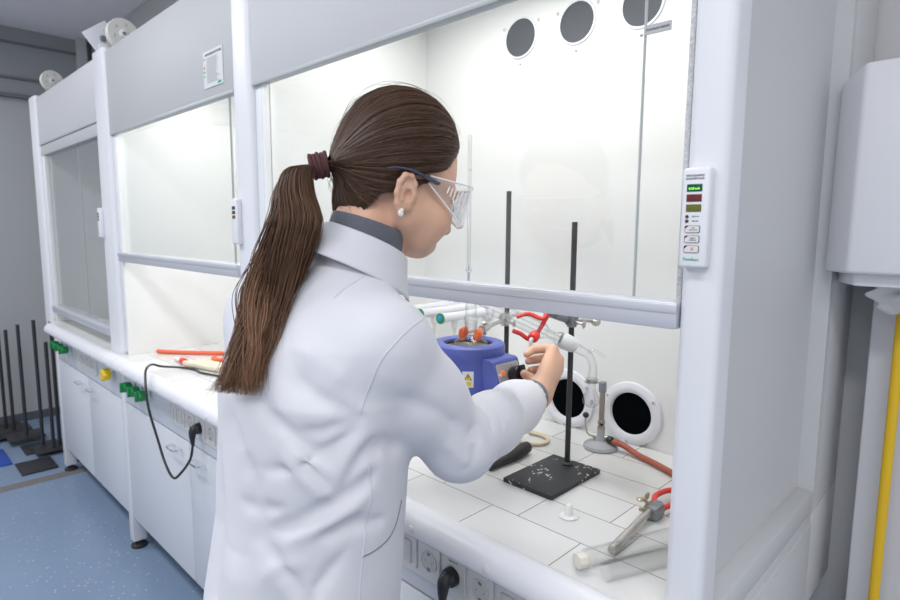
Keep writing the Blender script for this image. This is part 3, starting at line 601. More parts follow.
# warning label on the housing and a screw in the skirt
LD = V((0.68, -0.733, 0)); LM = frame_m(V((mcx, mcy, 1.137))+LD*0.0785, (0.733, 0.68, 0), (0, 0, 1))
def lab_obj(name, mb, m, parent):
    for v in mb.bm.verts:
        q = v.co.copy(); r_ = 0.0787+q.z; a = q.x/0.0787
        v.co = V((mcx, mcy, 1.137))+LD*(r_*math.cos(a))+V((0.733, 0.68, 0))*(r_*math.sin(a))+V((0, 0, q.y))
    return mb.build(name, m, parent)
lb2 = lab_obj('warning_label', MB().prism([(-0.0115+0.023*i/8, -0.0165) for i in range(9)]+[(0.0115-0.023*i/8, 0.0165) for i in range(9)], 0.0, 0.0006, 'z'), M_PAPER, hm)
lab_obj('warning_triangle', MB().prism([(-0.0085, -0.0015), (0.0085, -0.0015), (0.0, 0.0125)], 0.0006, 0.0010, 'z'), mat('triangle_border', (0.03, 0.03, 0.03), 0.5), lb2)
lab_obj('warning_triangle_fill', MB().prism([(-0.0065, -0.0004), (0.0065, -0.0004), (0.0, 0.0103)], 0.0010, 0.0013, 'z'), M_YEL, lb2)
lab_obj('bolt_symbol', MB().prism([(-0.0008, 0.0075), (0.0012, 0.0075), (0.0002, 0.0045), (0.0013, 0.0045), (-0.0008, 0.0010), (-0.0001, 0.0038), (-0.0013, 0.0038)], 0.0013, 0.0016, 'z'), M_INK, lb2)
lab_obj('caution_plate', MB().prism([(-0.0068, -0.0135), (0.0068, -0.0135), (0.0068, -0.0045), (-0.0068, -0.0045)], 0.0006, 0.0010, 'z'), M_YEL, lb2)
MB().cyl((mcx+0.735*0.0835, mcy-0.68*0.0835, 1.0885), (mcx+0.735*0.0865, mcy-0.68*0.0865, 1.0885), 0.0035, n=14).build('screw_hole', M_DARK, hm)

# round-bottom flask, still head and graduated tube
fx, fy = mcx+0.0, mcy+0.008
fl = thing('round_bottom_flask', 'clear round-bottom flask standing in the blue mantle', 'flask', (fx, fy, 1.13))
prof = [(0, 0)]+[(0.044-0.044*math.cos(a), 0.044*math.sin(a)) for a in np.linspace(0.15, 2.72, 18)]+[(0.092, 0.0135), (0.110, 0.0130), (0.112, 0.0150), (0.116, 0.0150)]
MB().lathe(prof, (fx, fy, 1.128), (fx, fy, 2), 36, caps=False).build('flask_body', M_LAB, fl)
bs = MB().lathe([(0, 0.0120), (0.020, 0.0130), (0.022, 0.0155), (0.028, 0.0155), (0.030, 0.0125), (0.055, 0.0120), (0.060, 0.0140), (0.075, 0.0135), (0.080, 0.0060)], (fx, fy, 1.225), (fx, fy, 2), 28, caps=False)
C0, C1 = V((fx+0.004, fy+0.012, 1.288)), V((-0.690, 0.277, 1.203)); CD = (C1-C0).normalized()
sh_ = thing('still_head', 'clear glass still head standing in the flask neck', 'glassware', (fx, fy, 1.226))
bs.build('joint', M_LAB, sh_); MB().tube([V((fx, fy, 1.285)), C0, C0+CD*0.03], [0.008, 0.008, 0.010], 16, smooth=5, caps=False).build('side_arm', M_LAB, sh_)
gt = thing('graduated_tube', 'thin graduated glass tube rising from the flask beside the face', 'glass tube', (fx-0.008, fy, 1.30))
M_TUBE = glass('milky_glass', (0.96, 0.965, 0.965), (0.72, 0.74, 0.75), blend=0.4)
MB().lathe([(0, 0.003), (0.0, 0.0035), (0.045, 0.0035), (0.05, 0.0070), (0.055, 0.0070), (0.060, 0.0042), (0.33, 0.0042), (0.332, 0.0036)], (fx-0.008, fy, 1.300), (fx-0.008, fy, 2), 18, caps=False).build('tube', M_TUBE, gt)
sc_ = MB()
for k in range(60):
    z = 1.362+k*0.0044; L_ = 0.0045 if k % 5 == 0 else 0.0030
    sc_.box(fx-0.008+0.68*0.0042-0.0015, fx-0.008+0.68*0.0042+L_*0.5-0.001, fy-0.0040, fy-0.0034, z, z+(0.0022 if k % 5 == 0 else 0.0015), 0)
sc_.build('graduations', mat('scale_grey', (0.38, 0.40, 0.41), 0.6), gt, smooth=0)
MB().cyl((fx-0.008, fy, 1.30), (fx-0.008, fy, 1.36), 0.0016, n=10).build('capillary', mat('blue_liquid', (0.35, 0.45, 0.70), 0.3), gt)
# condenser with water nozzle, adapter and receiver
cd = thing('condenser', 'clear glass condenser sloping down from the flask held by red prongs', 'condenser', tuple((C0+C1)/2))
LC = (C1-C0).length
MB().lathe([(0.010, 0.0085), (0.025, 0.0085), (0.032, 0.0170), (LC-0.045, 0.0170), (LC-0.036, 0.010), (LC-0.02, 0.0095), (LC-0.012, 0.0155), (LC-0.0, 0.0165), (LC+0.006, 0.012)], C0, C0+CD, 30, caps=False).build('jacket', M_LAB, cd)
MB().tube([C0+CD*0.02, C0+CD*(LC+0.01)], 0.0065, 14).build('inner_tube', M_LAB, cd)
side = CD.cross(V((0, 0, 1))).normalized()   # towards the viewer's side
side = V((0.15, -0.75, -0.30)).normalized()
np_ = C0+CD*(LC-0.055)
MB().tube([np_+side*0.012, np_+side*0.024], 0.006, 14).build('nozzle_stub', M_LAB, cd)
rc = MB().lathe([(0, 0.0105), (0.002, 0.0115), (0.014, 0.0115), (0.017, 0.0095), (0.018, 0.005)], np_+side*0.022, np_+side*1.0, 20).build('screw_cap', M_RED, cd)
e0 = np_+side*0.039
MB().tube([e0, e0+side*0.006, e0+side*0.008+V((0, 0, -0.010)), e0+side*0.007+V((-0.001, 0, -0.030))], 0.0042, 12, smooth=5).build('hose_nozzle', M_CREAM, rc)
ad = thing('receiver_adapter', 'bent clear glass adapter below the white joint clip', 'glassware', (-0.655, 0.305, 1.18))
MB().lathe([(-0.018, 0.0150), (-0.010, 0.0185), (0.0, 0.0175), (0.012, 0.0165), (0.020, 0.0120)], C1+CD*0.012, C1+CD*1.012, 24, caps=False).build('joint_clip', mat('frosted_white', (0.72, 0.73, 0.74), 0.4), ad)
MB().tube([C1+CD*0.016, V((-0.663, 0.302, 1.183)), V((-0.648, 0.313, 1.172)), V((-0.640, 0.318, 1.150)), V((-0.639, 0.316, 1.122))], [0.0115, 0.0100, 0.0085, 0.0085, 0.0095], 18, smooth=6, caps=False).build('bend', M_LAB, ad)
MB().tube([V((-0.650, 0.312, 1.176)), V((-0.641, 0.320, 1.183)), V((-0.634, 0.327, 1.178)), V((-0.622, 0.338, 1.166))], 0.0032, 10, smooth=5, caps=False).build('vacuum_arm', M_LAB, ad)
rf = thing('receiving_flask', 'small pear-shaped glass receiver hanging below the bent adapter', 'flask', (-0.639, 0.314, 1.062))
rx_, ry_ = -0.639, 0.314
MB().lathe([(0, 0), (0.002, 0.008), (0.008, 0.015), (0.016, 0.0185), (0.026, 0.0165), (0.038, 0.010), (0.046, 0.0085), (0.060, 0.0085), (0.061, 0.0115), (0.064, 0.0115)], (rx_, ry_, 1.058), (rx_, ry_, 2), 26, caps=False).build('flask_body', M_LAB, rf)
MB().lathe([(0, 0.0105), (0.001, 0.0145), (0.003, 0.0145), (0.004, 0.0105), (0.007, 0.0105), (0.008, 0.0135), (0.010, 0.0135), (0.011, 0.0105)], (rx_, ry_, 1.113), (rx_, ry_, 2), 20).build('joint_ring', M_STEEL, rf)
pr = MB()
for dz, w_ in ((0.020, 0.006), (0.016, 0.008), (0.012, 0.005)): pr.box(rx_+0.6*0.018-w_/2, rx_+0.6*0.018+w_/2, ry_-0.8*0.0185-0.0004, ry_-0.8*0.0185+0.0002, 1.058+dz, 1.058+dz+0.0018, 0)
pr.build('printed_mark', M_INK, rf, smooth=0)
# clamps
def boss(parent, p, m):
    p = V(p); o = MB().box(p.x-0.011, p.x+0.011, p.y-0.012, p.y+0.012, p.z-0.012, p.z+0.012, 0.003).build('boss_head', m, parent)
    MB().cyl(p+V((0, 0, -0.016)), p+V((0, 0, 0.016)), 0.0105, n=16).build('boss_sleeve', m, o)
    s_ = MB().cyl(p+V((0.010, -0.004, -0.003)), p+V((0.032, -0.008, -0.006)), 0.003, n=10)
    s_.ball(p+V((0.036, -0.009, -0.006)), 0.007, 12, (0.35, 1, 1.3)); s_.build('wing_screw', M_STEEL, o); return o
c1 = thing('flask_clamp', 'steel clamp with orange jaws gripping the flask neck', 'clamp', (fx, fy+0.1, 1.217))
zj = 1.215; d1 = (V((-0.920, 0.370, zj))-V((fx, fy, zj))).normalized(); s1 = V((-d1.y, d1.x, 0))
for s in (-1, 1):
    MB().tube([V((fx, fy, zj))-d1*0.014+s1*s*0.017, V((fx, fy, zj))+s1*s*0.0195, V((fx, fy, zj))+d1*0.016+s1*s*0.016], 0.0052, 12, smooth=4, scale=2.6).build('jaw', M_ORANGE, c1)
    MB().tube([V((fx, fy, zj))+d1*0.014+s1*s*0.016, V((fx, fy, zj))+d1*0.050+s1*s*0.008, V((fx, fy, zj))+d1*0.075], 0.0035, 8, smooth=4).build('prong_arm', M_STEEL, c1)
MB().cyl(V((fx, fy, zj))+d1*0.066, V((fx, fy, zj))+d1*0.100, 0.009, n=12).ball(V((fx, fy, zj))+d1*0.083+V((0, 0, 0.012)), 0.008, 12, (1, 1, 0.5)).ball(V((fx, fy, zj))+d1*0.083+V((0, 0, -0.012)), 0.006, 12, (1, 1, 0.8)).build('pivot', M_STEEL, c1)
MB().cyl(V((fx, fy, zj))+d1*0.09, V((fx, fy, zj))+d1*0.33, 0.005, n=12).build('shaft', M_STEEL, c1)
boss(c1, (-0.915, 0.357, zj), M_STEEL)
c2 = thing('condenser_clamp', 'dark clamp with red coated prongs holding the condenser', 'clamp', (-0.70, 0.29, 1.25))
g0 = C0+CD*(LC-0.085); upn = (V((0, 0, 1))-CD*CD.z).normalized(); sdn = CD.cross(upn).normalized()
g1 = g0+V((0.042, 0.048, 0.030))
for s in (-1, 1):
    a_ = g0+upn*s*0.021-sdn*s*0.002
    q0 = g0+V((-0.012, -0.010, 0.0))
    MB().tube([q0+upn*s*0.010+V((-0.006, -0.01, 0.006*s)), a_+V((-0.004, -0.004, 0.002*s)), g0+CD*0.025+upn*s*0.024, g1-V((0.012, 0.012, 0.004-s*0.005))], 0.0048, 10, smooth=5).build('prong', M_RED, c2)
MB().cyl(g1-V((0.016, 0.016, 0.004)), V((-0.704, 0.310, 1.243)), 0.0095, 0.008, 12).ball(g1-V((0.006, 0.004, -0.008)), 0.008, 12).ball(g1-V((0.0, 0.0, 0.010)), 0.007, 12).build('pivot', M_IRON, c2)
boss(c2, (-0.697, 0.320, 1.243), M_IRON)
MB().cyl((-0.690, 0.330, 1.242), (-0.668, 0.352, 1.241), 0.005, n=12).ball((-0.660, 0.358, 1.238), 0.012, 14, (0.9, 0.9, 0.8)).build('wing_nut', M_STEEL, c2)

# bunsen burner and its hose
bx_, by_ = -0.712, 0.490
bb = thing('bunsen_burner', 'metal gas burner with grey round foot and dark collar', 'burner', (bx_, by_, TZ))
MB().lathe([(0, 0.041), (0.004, 0.0425), (0.010, 0.040), (0.016, 0.030), (0.020, 0.014), (0.030, 0.011), (0.036, 0.0095), (0.05, 0.0095)], (bx_, by_, TZ), (bx_, by_, 2), 36).build('foot', mat('grey_paint', (0.36, 0.37, 0.39), 0.4, var=0.05), bb)
MB().lathe([(0, 0.0095), (0.006, 0.0095), (0.007, 0.0078), (0.012, 0.0078), (0.013, 0.0088), (0.022, 0.0088), (0.023, 0.0068), (0.095, 0.0066)], (bx_, by_, TZ+0.048), (bx_, by_, 2), 24).build('barrel', mat('brass_steel', (0.36, 0.32, 0.28), 0.3, 0.85, var=0.1), bb)
MB().cyl((bx_+0.005, by_-0.0065, TZ+0.062), (bx_+0.0062, by_-0.0078, TZ+0.062), 0.003, n=12).build('air_hole', M_DARK, bb)
MB().lathe([(0, 0.0082), (0.001, 0.0092), (0.024, 0.0094), (0.026, 0.0085), (0.026, 0.0062)], (bx_, by_, TZ+0.142), (bx_, by_, 2), 24).build('collar', M_IRON, bb)
MB().cyl((bx_-0.018, by_-0.006, TZ+0.028), (bx_+0.020, by_+0.006, TZ+0.028), 0.006, n=14).build('valve_body', M_STEEL, bb)
lv = MB().tube([(bx_-0.018, by_-0.008, TZ+0.028), (bx_-0.026, by_-0.018, TZ+0.034), (bx_-0.030, by_-0.022, TZ+0.055), (bx_-0.031, by_-0.022, TZ+0.078)], 0.0022, 8, smooth=5).build('lever', M_STEEL, bb)
MB().ball((bx_-0.031, by_-0.022, TZ+0.082), 0.0075, 18).build('lever_ball', M_BLACK, lv)
MB().lathe([(0, 0.006), (0.004, 0.009), (0.012, 0.009), (0.016, 0.006)], (bx_+0.018, by_+0.000, TZ+0.027), (bx_+0.5, by_+0.02, TZ+0.02), 16).build('hose_tail', M_BLACK, bb)
def hose(name, pts, r, m, label, cat='hose', n=14): return tag(MB().tube(pts, r, n, smooth=8).build(name, m), label, cat)
hose('gas_hose', [(bx_+0.030, by_+0.000, TZ+0.025), (-0.655, 0.497, TZ+0.020), (-0.610, 0.488, TZ+0.010), (-0.550, 0.468, TZ+0.008), (-0.480, 0.430, TZ+0.008), (-0.420, 0.370, TZ+0.008), (-0.385, 0.310, TZ+0.008)], 0.0072, mat('brick_rubber', (0.36, 0.085, 0.050), 0.5, var=0.06), 'brick red rubber hose leading from the gas burner')
hose('clear_hose', [(-0.905, 0.385, TZ+0.005), (-0.87, 0.372, TZ+0.005), (-0.838, 0.378, TZ+0.005), (-0.820, 0.402, TZ+0.005), (-0.826, 0.430, TZ+0.005), (-0.855, 0.445, TZ+0.005), (-0.895, 0.440, TZ+0.005)], 0.0045, mat('yellowed_hose', (0.62, 0.52, 0.33), 0.35), 'yellowed thin hose curling on the tiles behind the sleeve')
# black tapered handle lying beside the sleeve
hd = MB().tube([(-0.812, 0.185, TZ+0.006), (-0.812, 0.22, TZ+0.010), (-0.812, 0.27, TZ+0.014), (-0.817, 0.315, TZ+0.0155), (-0.819, 0.332, TZ+0.0155)], [0.0055, 0.009, 0.0135, 0.015, 0.0135], 20, smooth=4)
tag(hd.build('rubber_handle', M_RUB), 'black tapered handle lying on the tiles beside the sleeve', 'handle')
# white plastic stopper, loose clamp and glass tubes in the foreground
tag(MB().lathe([(0, 0.0175), (0.002, 0.018), (0.0035, 0.016), (0.004, 0.0085), (0.022, 0.0060), (0.024, 0.0045), (0.0245, 0)], (-0.572, 0.135, TZ), (-0.572, 0.135, 2), 26).build('plastic_stopper', mat('stopper_white', (0.74, 0.74, 0.72), 0.4)), 'small white plastic stopper standing upright on the tiles', 'stopper')
lc = thing('loose_clamp', 'loose lab clamp with red prongs lying on the tiles', 'clamp', (-0.457, 0.20, TZ))
MB().lathe([(0, 0.0075), (0.002, 0.008), (0.16, 0.007)], (-0.449, 0.075, TZ+0.008), (-0.459, 0.235, TZ+0.0175), 16).build('shaft', M_STEEL, lc)
MB().box(-0.471, -0.443, 0.228, 0.262, TZ+0.001, TZ+0.027, 0.005).ball((-0.457, 0.262, TZ+0.014), 0.014, 14).build('hinge_body', M_IRON, lc)
wn = MB().cyl((-0.460, 0.240, TZ+0.020), (-0.472, 0.234, TZ+0.036), 0.0035, n=10).ball((-0.476, 0.227, TZ+0.036), 0.008, 12, (0.9, 1, 0.4)).ball((-0.470, 0.243, TZ+0.040), 0.008, 12, (0.4, 1, 0.9)).cyl((-0.464, 0.236, TZ+0.018), (-0.468, 0.212, TZ+0.024), 0.0035, n=10); wn.build('wing_nut', mat('brass', (0.50, 0.42, 0.28), 0.3, 0.8), lc)
for s in (-1, 1):
    MB().tube([(-0.456+s*0.006, 0.262, TZ+0.014), (-0.456+s*0.020, 0.290, TZ+0.020), (-0.450+s*0.022, 0.330, TZ+0.020), (-0.446+s*0.010, 0.365, TZ+0.016)], 0.0055, 10, smooth=5).build('prong', M_RED, lc)
def gtube(p0, p1, r, label, stopper):
    p0, p1 = V(p0), V(p1); t = thing('glass_cylinder', label, 'glass tube', tuple((p0+p1)/2), 'glass cylinders lying on the tiles')
    L_ = (p1-p0).length
    MB().lathe([(0, r*0.75), (0.002, r), (L_-0.002, r), (L_, r*0.95), (L_, r*0.86), (0.004, r*0.86)], p0, p1, 30, caps=False).build('tube', glass('clear_cylinder_glass', (0.99, 0.99, 0.99), (0.82, 0.84, 0.84), blend=0.25), t)
    if stopper:
        d = (p1-p0).normalized(); MB().lathe([(0, 0.0105), (0.001, 0.0125), (0.015, 0.0125), (0.016, 0.010), (0.022, 0.0095)], p0-d*0.018, p0+d, 8).build('stopper', mat('stopper_ivory', (0.74, 0.70, 0.62), 0.4), t)
gtube((-0.458, 0.008, TZ+0.0165), (-0.372, 0.215, TZ+0.0165), 0.016, 'clear glass cylinder with an ivory stopper lying on the tiles', True)
gtube((-0.418, -0.004, TZ+0.0165), (-0.340, 0.165, TZ+0.0165), 0.016, 'clear open glass cylinder lying next to the front edge', False)

# ------------------------------------------------------------------ things in the middle hood
M_SIL = mat('orange_rubber', (0.78, 0.13, 0.05), 0.45, var=0.04)
hose('orange_hose', [(-2.617, 0.105, TZ+0.009), (-2.57, 0.13, TZ+0.009), (-2.50, 0.185, TZ+0.009), (-2.42, 0.25, TZ+0.010), (-2.34, 0.32, TZ+0.009), (-2.26, 0.36, TZ+0.009)], 0.0085, M_SIL, 'long orange rubber hose lying at the back of the middle hood')
hose('orange_hose', [(-2.345, 0.235, TZ+0.007), (-2.315, 0.215, TZ+0.007), (-2.27, 0.235, TZ+0.007), (-2.22, 0.26, TZ+0.007)], 0.0075, M_SIL, 'short orange rubber hose beside the cream tubing bundle')
wt = thing('capped_tube', 'white plastic tube with a red cap in the middle hood', 'tube', (-2.35, 0.10, TZ))
MB().tube([(-2.42, 0.105, TZ+0.009), (-2.38, 0.103, TZ+0.010), (-2.335, 0.100, TZ+0.010)], 0.008, 12).build('tube', M_CREAM, wt)
MB().lathe([(0, 0.012), (0.002, 0.0135), (0.024, 0.0135), (0.027, 0.010)], (-2.340, 0.100, TZ+0.0135), (-1, 0.115, TZ+0.0135), 16).build('cap', M_RED, wt)
cb = MB()
for k in range(4):
    x0 = -2.30+k*0.010; y0 = 0.095+k*0.020
    cb.tube([(x0, y0, TZ+0.012), (x0+0.06, y0+0.014, TZ+0.013), (x0+0.13, y0+0.03, TZ+0.012), (x0+0.20, y0+0.05, TZ+0.012)], 0.0105, 10, smooth=4)
tag(cb.build('tubing_bundle', mat('cream_tubing', (0.66, 0.60, 0.46), 0.4, var=0.1, vscale=40)), 'bundle of cream tubing lying on the tiles of the middle hood', 'tubing')
hose('coiled_hose', [(-2.33+0.085*math.cos(a), 0.46+0.03*math.sin(a), 0.985+0.07*math.sin(a)+0.0*a) for a in np.linspace(-0.4, 5.9, 16)], 0.004, mat('pale_hose', (0.70, 0.68, 0.60), 0.4), 'pale hose loop leaning against the back of the middle hood')
bpy.data.objects['coiled_hose'].location.z = 0

# ------------------------------------------------------------------ spare stands on the floor at the far end
GRP = 'lab stands stored on the floor by the left wall'
ST = [(-5.02, -0.125, 0.78, 'black lab stand on the floor nearest the picture edge'), (-4.937, -0.093, 0.73, 'short black stand rod, second along the far wall'), (-4.80, -0.20, 0.66, 'low black lab stand in front of the far wall'),
      (-4.641, -0.069, 0.80, 'tall single black stand between the two clusters on the floor'), (-4.42, -0.020, 0.85, 'tallest black stand just before the hood row'), (-4.36, 0.060, 0.83, 'black stand behind the tallest one at the hood end'), (-4.309, 0.016, 0.72, 'short black stand closest to the cabinet leg')]
for i, (x, y, h, l) in enumerate(ST):
    z0 = 0.0+0.011*(i % 4)
    retort_stand(x-0.15, x+0.045, y-0.10, y+0.10, x, y, h, l, z0, GRP, rr=0.0105, plate_h=0.0105, m=M_BLACKP)
tag(MB().box(-4.24, -4.02, -0.20, -0.02, 0.0, 0.012, 0.002).build('steel_plate', M_BLACKP), 'bare black base plate on the blue floor beside the cabinet leg', 'plate')
tag(MB().box(-4.60, -4.27, -0.34, -0.205, 0.0, 0.010, 0.003).build('plastic_tray', mat('blue_tray', (0.03, 0.08, 0.42), 0.4)), 'flat blue plastic tray on the floor before the spare stands', 'tray')
ct_ = thing('plastic_crate', 'small blue crate behind the corner of the cabinets', 'crate', (-4.12, 0.14, 0.0))
MB().box(-4.20, -4.04, 0.08, 0.22, 0.0, 0.012, 0.002).build('crate_floor', mat('blue_tray', (0.03, 0.08, 0.42), 0.4), ct_)
for (a, b, c, d) in ((-4.20, -4.192, 0.08, 0.22), (-4.048, -4.04, 0.08, 0.22), (-4.192, -4.048, 0.08, 0.088), (-4.192, -4.048, 0.212, 0.22)):
    MB().box(a, b, c, d, 0.012, 0.11, 0.001).build('crate_wall', mat('blue_tray', (0.03, 0.08, 0.42), 0.4), ct_)
# ------------------------------------------------------------------ person: smooth distance fields turned into one surface
def graded(lo, hi, coarse, zones):
    out = [lo]
    while out[-1] < hi:
        x = out[-1]; st = coarse
        for a, b, f in zones:
            if a-1e-9 <= x < b: st = f
        out.append(x+st)
    return np.array(out, dtype=np.float32)
def smin(a, b, k):
    h = np.clip(0.5+0.5*(b-a)/k, 0, 1); return b+(a-b)*h-k*h*(1-h)
class Field:
    def __init__(s, xs, ys, zs): s.a = (xs, ys, zs); s.F = np.full((len(xs), len(ys), len(zs)), 0.1, dtype=np.float32)
    def sub(s, lo, hi):
        sl = []
        for ax, l, h in zip(s.a, lo, hi): sl.append(slice(max(0, int(np.searchsorted(ax, l))-1), min(len(ax), int(np.searchsorted(ax, h))+1)))
        X = s.a[0][sl[0]][:, None, None]; Y = s.a[1][sl[1]][None, :, None]; Z = s.a[2][sl[2]][None, None, :]
        return tuple(sl), X, Y, Z
    def op(s, fn, lo, hi, k=0.01, cut=False, pad=0.03):
        lo = [v-pad for v in lo]; hi = [v+pad for v in hi]
        sl, X, Y, Z = s.sub(lo, hi)
        if 0 in s.F[sl].shape: return
        d = fn(X, Y, Z).astype(np.float32)
        s.F[sl] = -smin(-s.F[sl], d, k) if cut else smin(s.F[sl], d, k)
    def cap(s, p, q, r0, r1, k=0.01, cut=False):
        p = np.array(p, float); q = np.array(q, float); d = q-p; L = float(d@d)+1e-12
        def fn(X, Y, Z):
            t = np.clip(((X-p[0])*d[0]+(Y-p[1])*d[1]+(Z-p[2])*d[2])/L, 0, 1)
            return np.sqrt((X-p[0]-t*d[0])**2+(Y-p[1]-t*d[1])**2+(Z-p[2]-t*d[2])**2)-(r0+(r1-r0)*t)
        m = max(r0, r1); s.op(fn, np.minimum(p, q)-m, np.maximum(p, q)+m, k, cut, pad=k+0.015)
    def chain(s, pts, rs, k=0.01, cut=False):
        for i in range(len(pts)-1): s.cap(pts[i], pts[i+1], rs[i], rs[i+1], k, cut)
    def ell(s, c, rad, ax=None, k=0.01, cut=False):
        c = np.array(c, float); A = np.eye(3) if ax is None else np.array(ax, float); rad = np.array(rad, float)
        def fn(X, Y, Z):
            l = [((X-c[0])*A[i][0]+(Y-c[1])*A[i][1]+(Z-c[2])*A[i][2]) for i in range(3)]
            k0 = np.sqrt(sum((l[i]/rad[i])**2 for i in range(3))); k1 = np.sqrt(sum((l[i]/rad[i]**2)**2 for i in range(3)))
            return k0*(k0-1)/np.maximum(k1, 1e-6)
        m = float(rad.max()); s.op(fn, c-m, c+m, k, cut, pad=k+0.015)
    def loft(s, secs, k=0.01):
        """stack of elliptical sections (z, cx, cy, rx, ry), capped at both ends"""
        S = np.array(sorted(secs), float); zz = S[:, 0]
        def fn(X, Y, Z):
            z = np.clip(Z.ravel(), zz[0], zz[-1]); c = [np.interp(z, zz, S[:, i])[None, None, :] for i in range(1, 5)]
            d = (np.sqrt(((X-c[0])/c[2])**2+((Y-c[1])/c[3])**2)-1)*np.minimum(c[2], c[3])
            e = np.maximum(zz[0]-Z, Z-zz[-1])
            return np.where(e > 0, np.maximum(d, 0)+e, np.maximum(d, e))
        R_ = max(S[:, 3].max(), S[:, 4].max())
        s.op(fn, (S[:, 1].min()-R_, S[:, 2].min()-R_, zz[0]), (S[:, 1].max()+R_, S[:, 2].max()+R_, zz[-1]), k)
    def stroke(s, pts, wd, amp, k=None):
        """a cloth fold: the surface swells (amp>0) or sinks (amp<0) along a path"""
        P = [np.array(p, float) for p in pts]; n = len(P)-1
        lo = np.min(P, 0)-3*wd; hi = np.max(P, 0)+3*wd
        sl, X, Y, Z = s.sub(lo, hi)
        best = None
        for i in range(n):
            d = P[i+1]-P[i]; L = float(d@d)+1e-12
            t = np.clip(((X-P[i][0])*d[0]+(Y-P[i][1])*d[1]+(Z-P[i][2])*d[2])/L, 0, 1)
            r2 = (X-P[i][0]-t*d[0])**2+(Y-P[i][1]-t*d[1])**2+(Z-P[i][2]-t*d[2])**2
            tt = (i+t)/n; f = np.exp(-(r2/(1.6*wd*wd))**0.72)*np.minimum(1, 0.25+3.2*np.minimum(tt, 1-tt))
            best = f if best is None else np.maximum(best, f)
        s.F[sl] -= (amp*best).astype(np.float32)
    def mesh(s, name):
        F = s.F; xs, ys, zs = s.a; neg = F < 0
        nx, ny, nz = F.shape
        cnt = np.zeros((nx-1, ny-1, nz-1), dtype=np.int8)
        for i in (0, 1):
            for j in (0, 1):
                for k in (0, 1): cnt += neg[i:nx-1+i, j:ny-1+j, k:nz-1+k]
        act = (cnt > 0) & (cnt < 8); idx = np.argwhere(act); N = len(idx)
        ids = np.full(act.shape, -1, dtype=np.int32); ids[act] = np.arange(N)
        I, J, K = idx.T; acc = np.zeros((N, 3)); c = np.zeros(N)
        cor = [(i, j, k) for i in (0, 1) for j in (0, 1) for k in (0, 1)]
        pos = {o: np.stack((xs[I+o[0]], ys[J+o[1]], zs[K+o[2]]), 1) for o in cor}
        val = {o: F[I+o[0], J+o[1], K+o[2]] for o in cor}
        for a in cor:
            for ax in range(3):
                if a[ax]: continue
                b = list(a); b[ax] = 1; b = tuple(b)
                m = (val[a] < 0) != (val[b] < 0)
                t = np.where(m, val[a]/np.where(m, val[a]-val[b], 1), 0)[:, None]
                acc += np.where(m[:, None], pos[a]+(pos[b]-pos[a])*t, 0); c += m
        vs = acc/np.maximum(c, 1)[:, None]
        faces = []
        for ax in range(3):
            u, v = (ax+1) % 3, (ax+2) % 3
            A = [slice(None)]*3; B = [slice(None)]*3; A[ax] = slice(0, -1); B[ax] = slice(1, None)
            na, nb = neg[tuple(A)], neg[tuple(B)]; ch = na != nb
            e = np.argwhere(ch); ok = (e[:, u] > 0) & (e[:, v] > 0) & (e[:, u] < F.shape[u]-1) & (e[:, v] < F.shape[v]-1); e = e[ok]
            f = []
            for du, dv in ((1, 1), (0, 1), (0, 0), (1, 0)):
                q = e.copy(); q[:, u] -= du; q[:, v] -= dv; f.append(ids[q[:, 0], q[:, 1], q[:, 2]])
            f = np.stack(f, 1); inside = neg[e[:, 0], e[:, 1], e[:, 2]]
            f[~inside] = f[~inside][:, ::-1]; faces.append(f)
        f = np.concatenate(faces); f = f[(f >= 0).all(1)]
        me = bpy.data.meshes.new(name); me.vertices.add(N); me.vertices.foreach_set('co', vs.astype(np.float32).ravel())
        me.loops.add(len(f)*4); me.loops.foreach_set('vertex_index', f.astype(np.int32).ravel())
        me.polygons.add(len(f)); me.polygons.foreach_set('loop_start', np.arange(0, len(f)*4, 4, dtype=np.int32)); 
        me.update(calc_edges=True); me.validate()
        me.polygons.foreach_set('use_smooth', [True]*len(me.polygons))
        return me
def relax(me, it=2, lam=0.5):
    n = len(me.vertices); co = np.empty(n*3, np.float32); me.vertices.foreach_get('co', co); co = co.reshape(-1, 3)
    ed = np.empty(len(me.edges)*2, np.int32); me.edges.foreach_get('vertices', ed); ed = ed.reshape(-1, 2)
    deg = np.bincount(ed.ravel(), minlength=n)[:, None]
    for _ in range(it):
        for l in (lam, -lam*1.04):
            s_ = np.zeros_like(co)
            for ax in range(3):
                s_[:, ax] = np.bincount(ed[:, 0], co[ed[:, 1], ax], n)+np.bincount(ed[:, 1], co[ed[:, 0], ax], n)
            co = co+l*(s_/np.maximum(deg, 1)-co)
    me.vertices.foreach_set('co', co.astype(np.float32).ravel()); me.update()

PX, PY = -0.712, -0.328
HH, HP = math.radians(15), math.radians(17)
HC = np.array((-0.678, -0.214, 1.487))
f0 = np.array((math.sin(HH), math.cos(HH), 0)); HR = np.array((math.cos(HH), -math.sin(HH), 0)); zz_ = np.array((0, 0, 1.0))
HF = f0*math.cos(HP)-zz_*math.sin(HP); HU = zz_*math.cos(HP)+f0*math.sin(HP)
HAX = (HR, HF, HU)
def Hp(x, y, z): return HC+HR*x+HF*y+HU*z
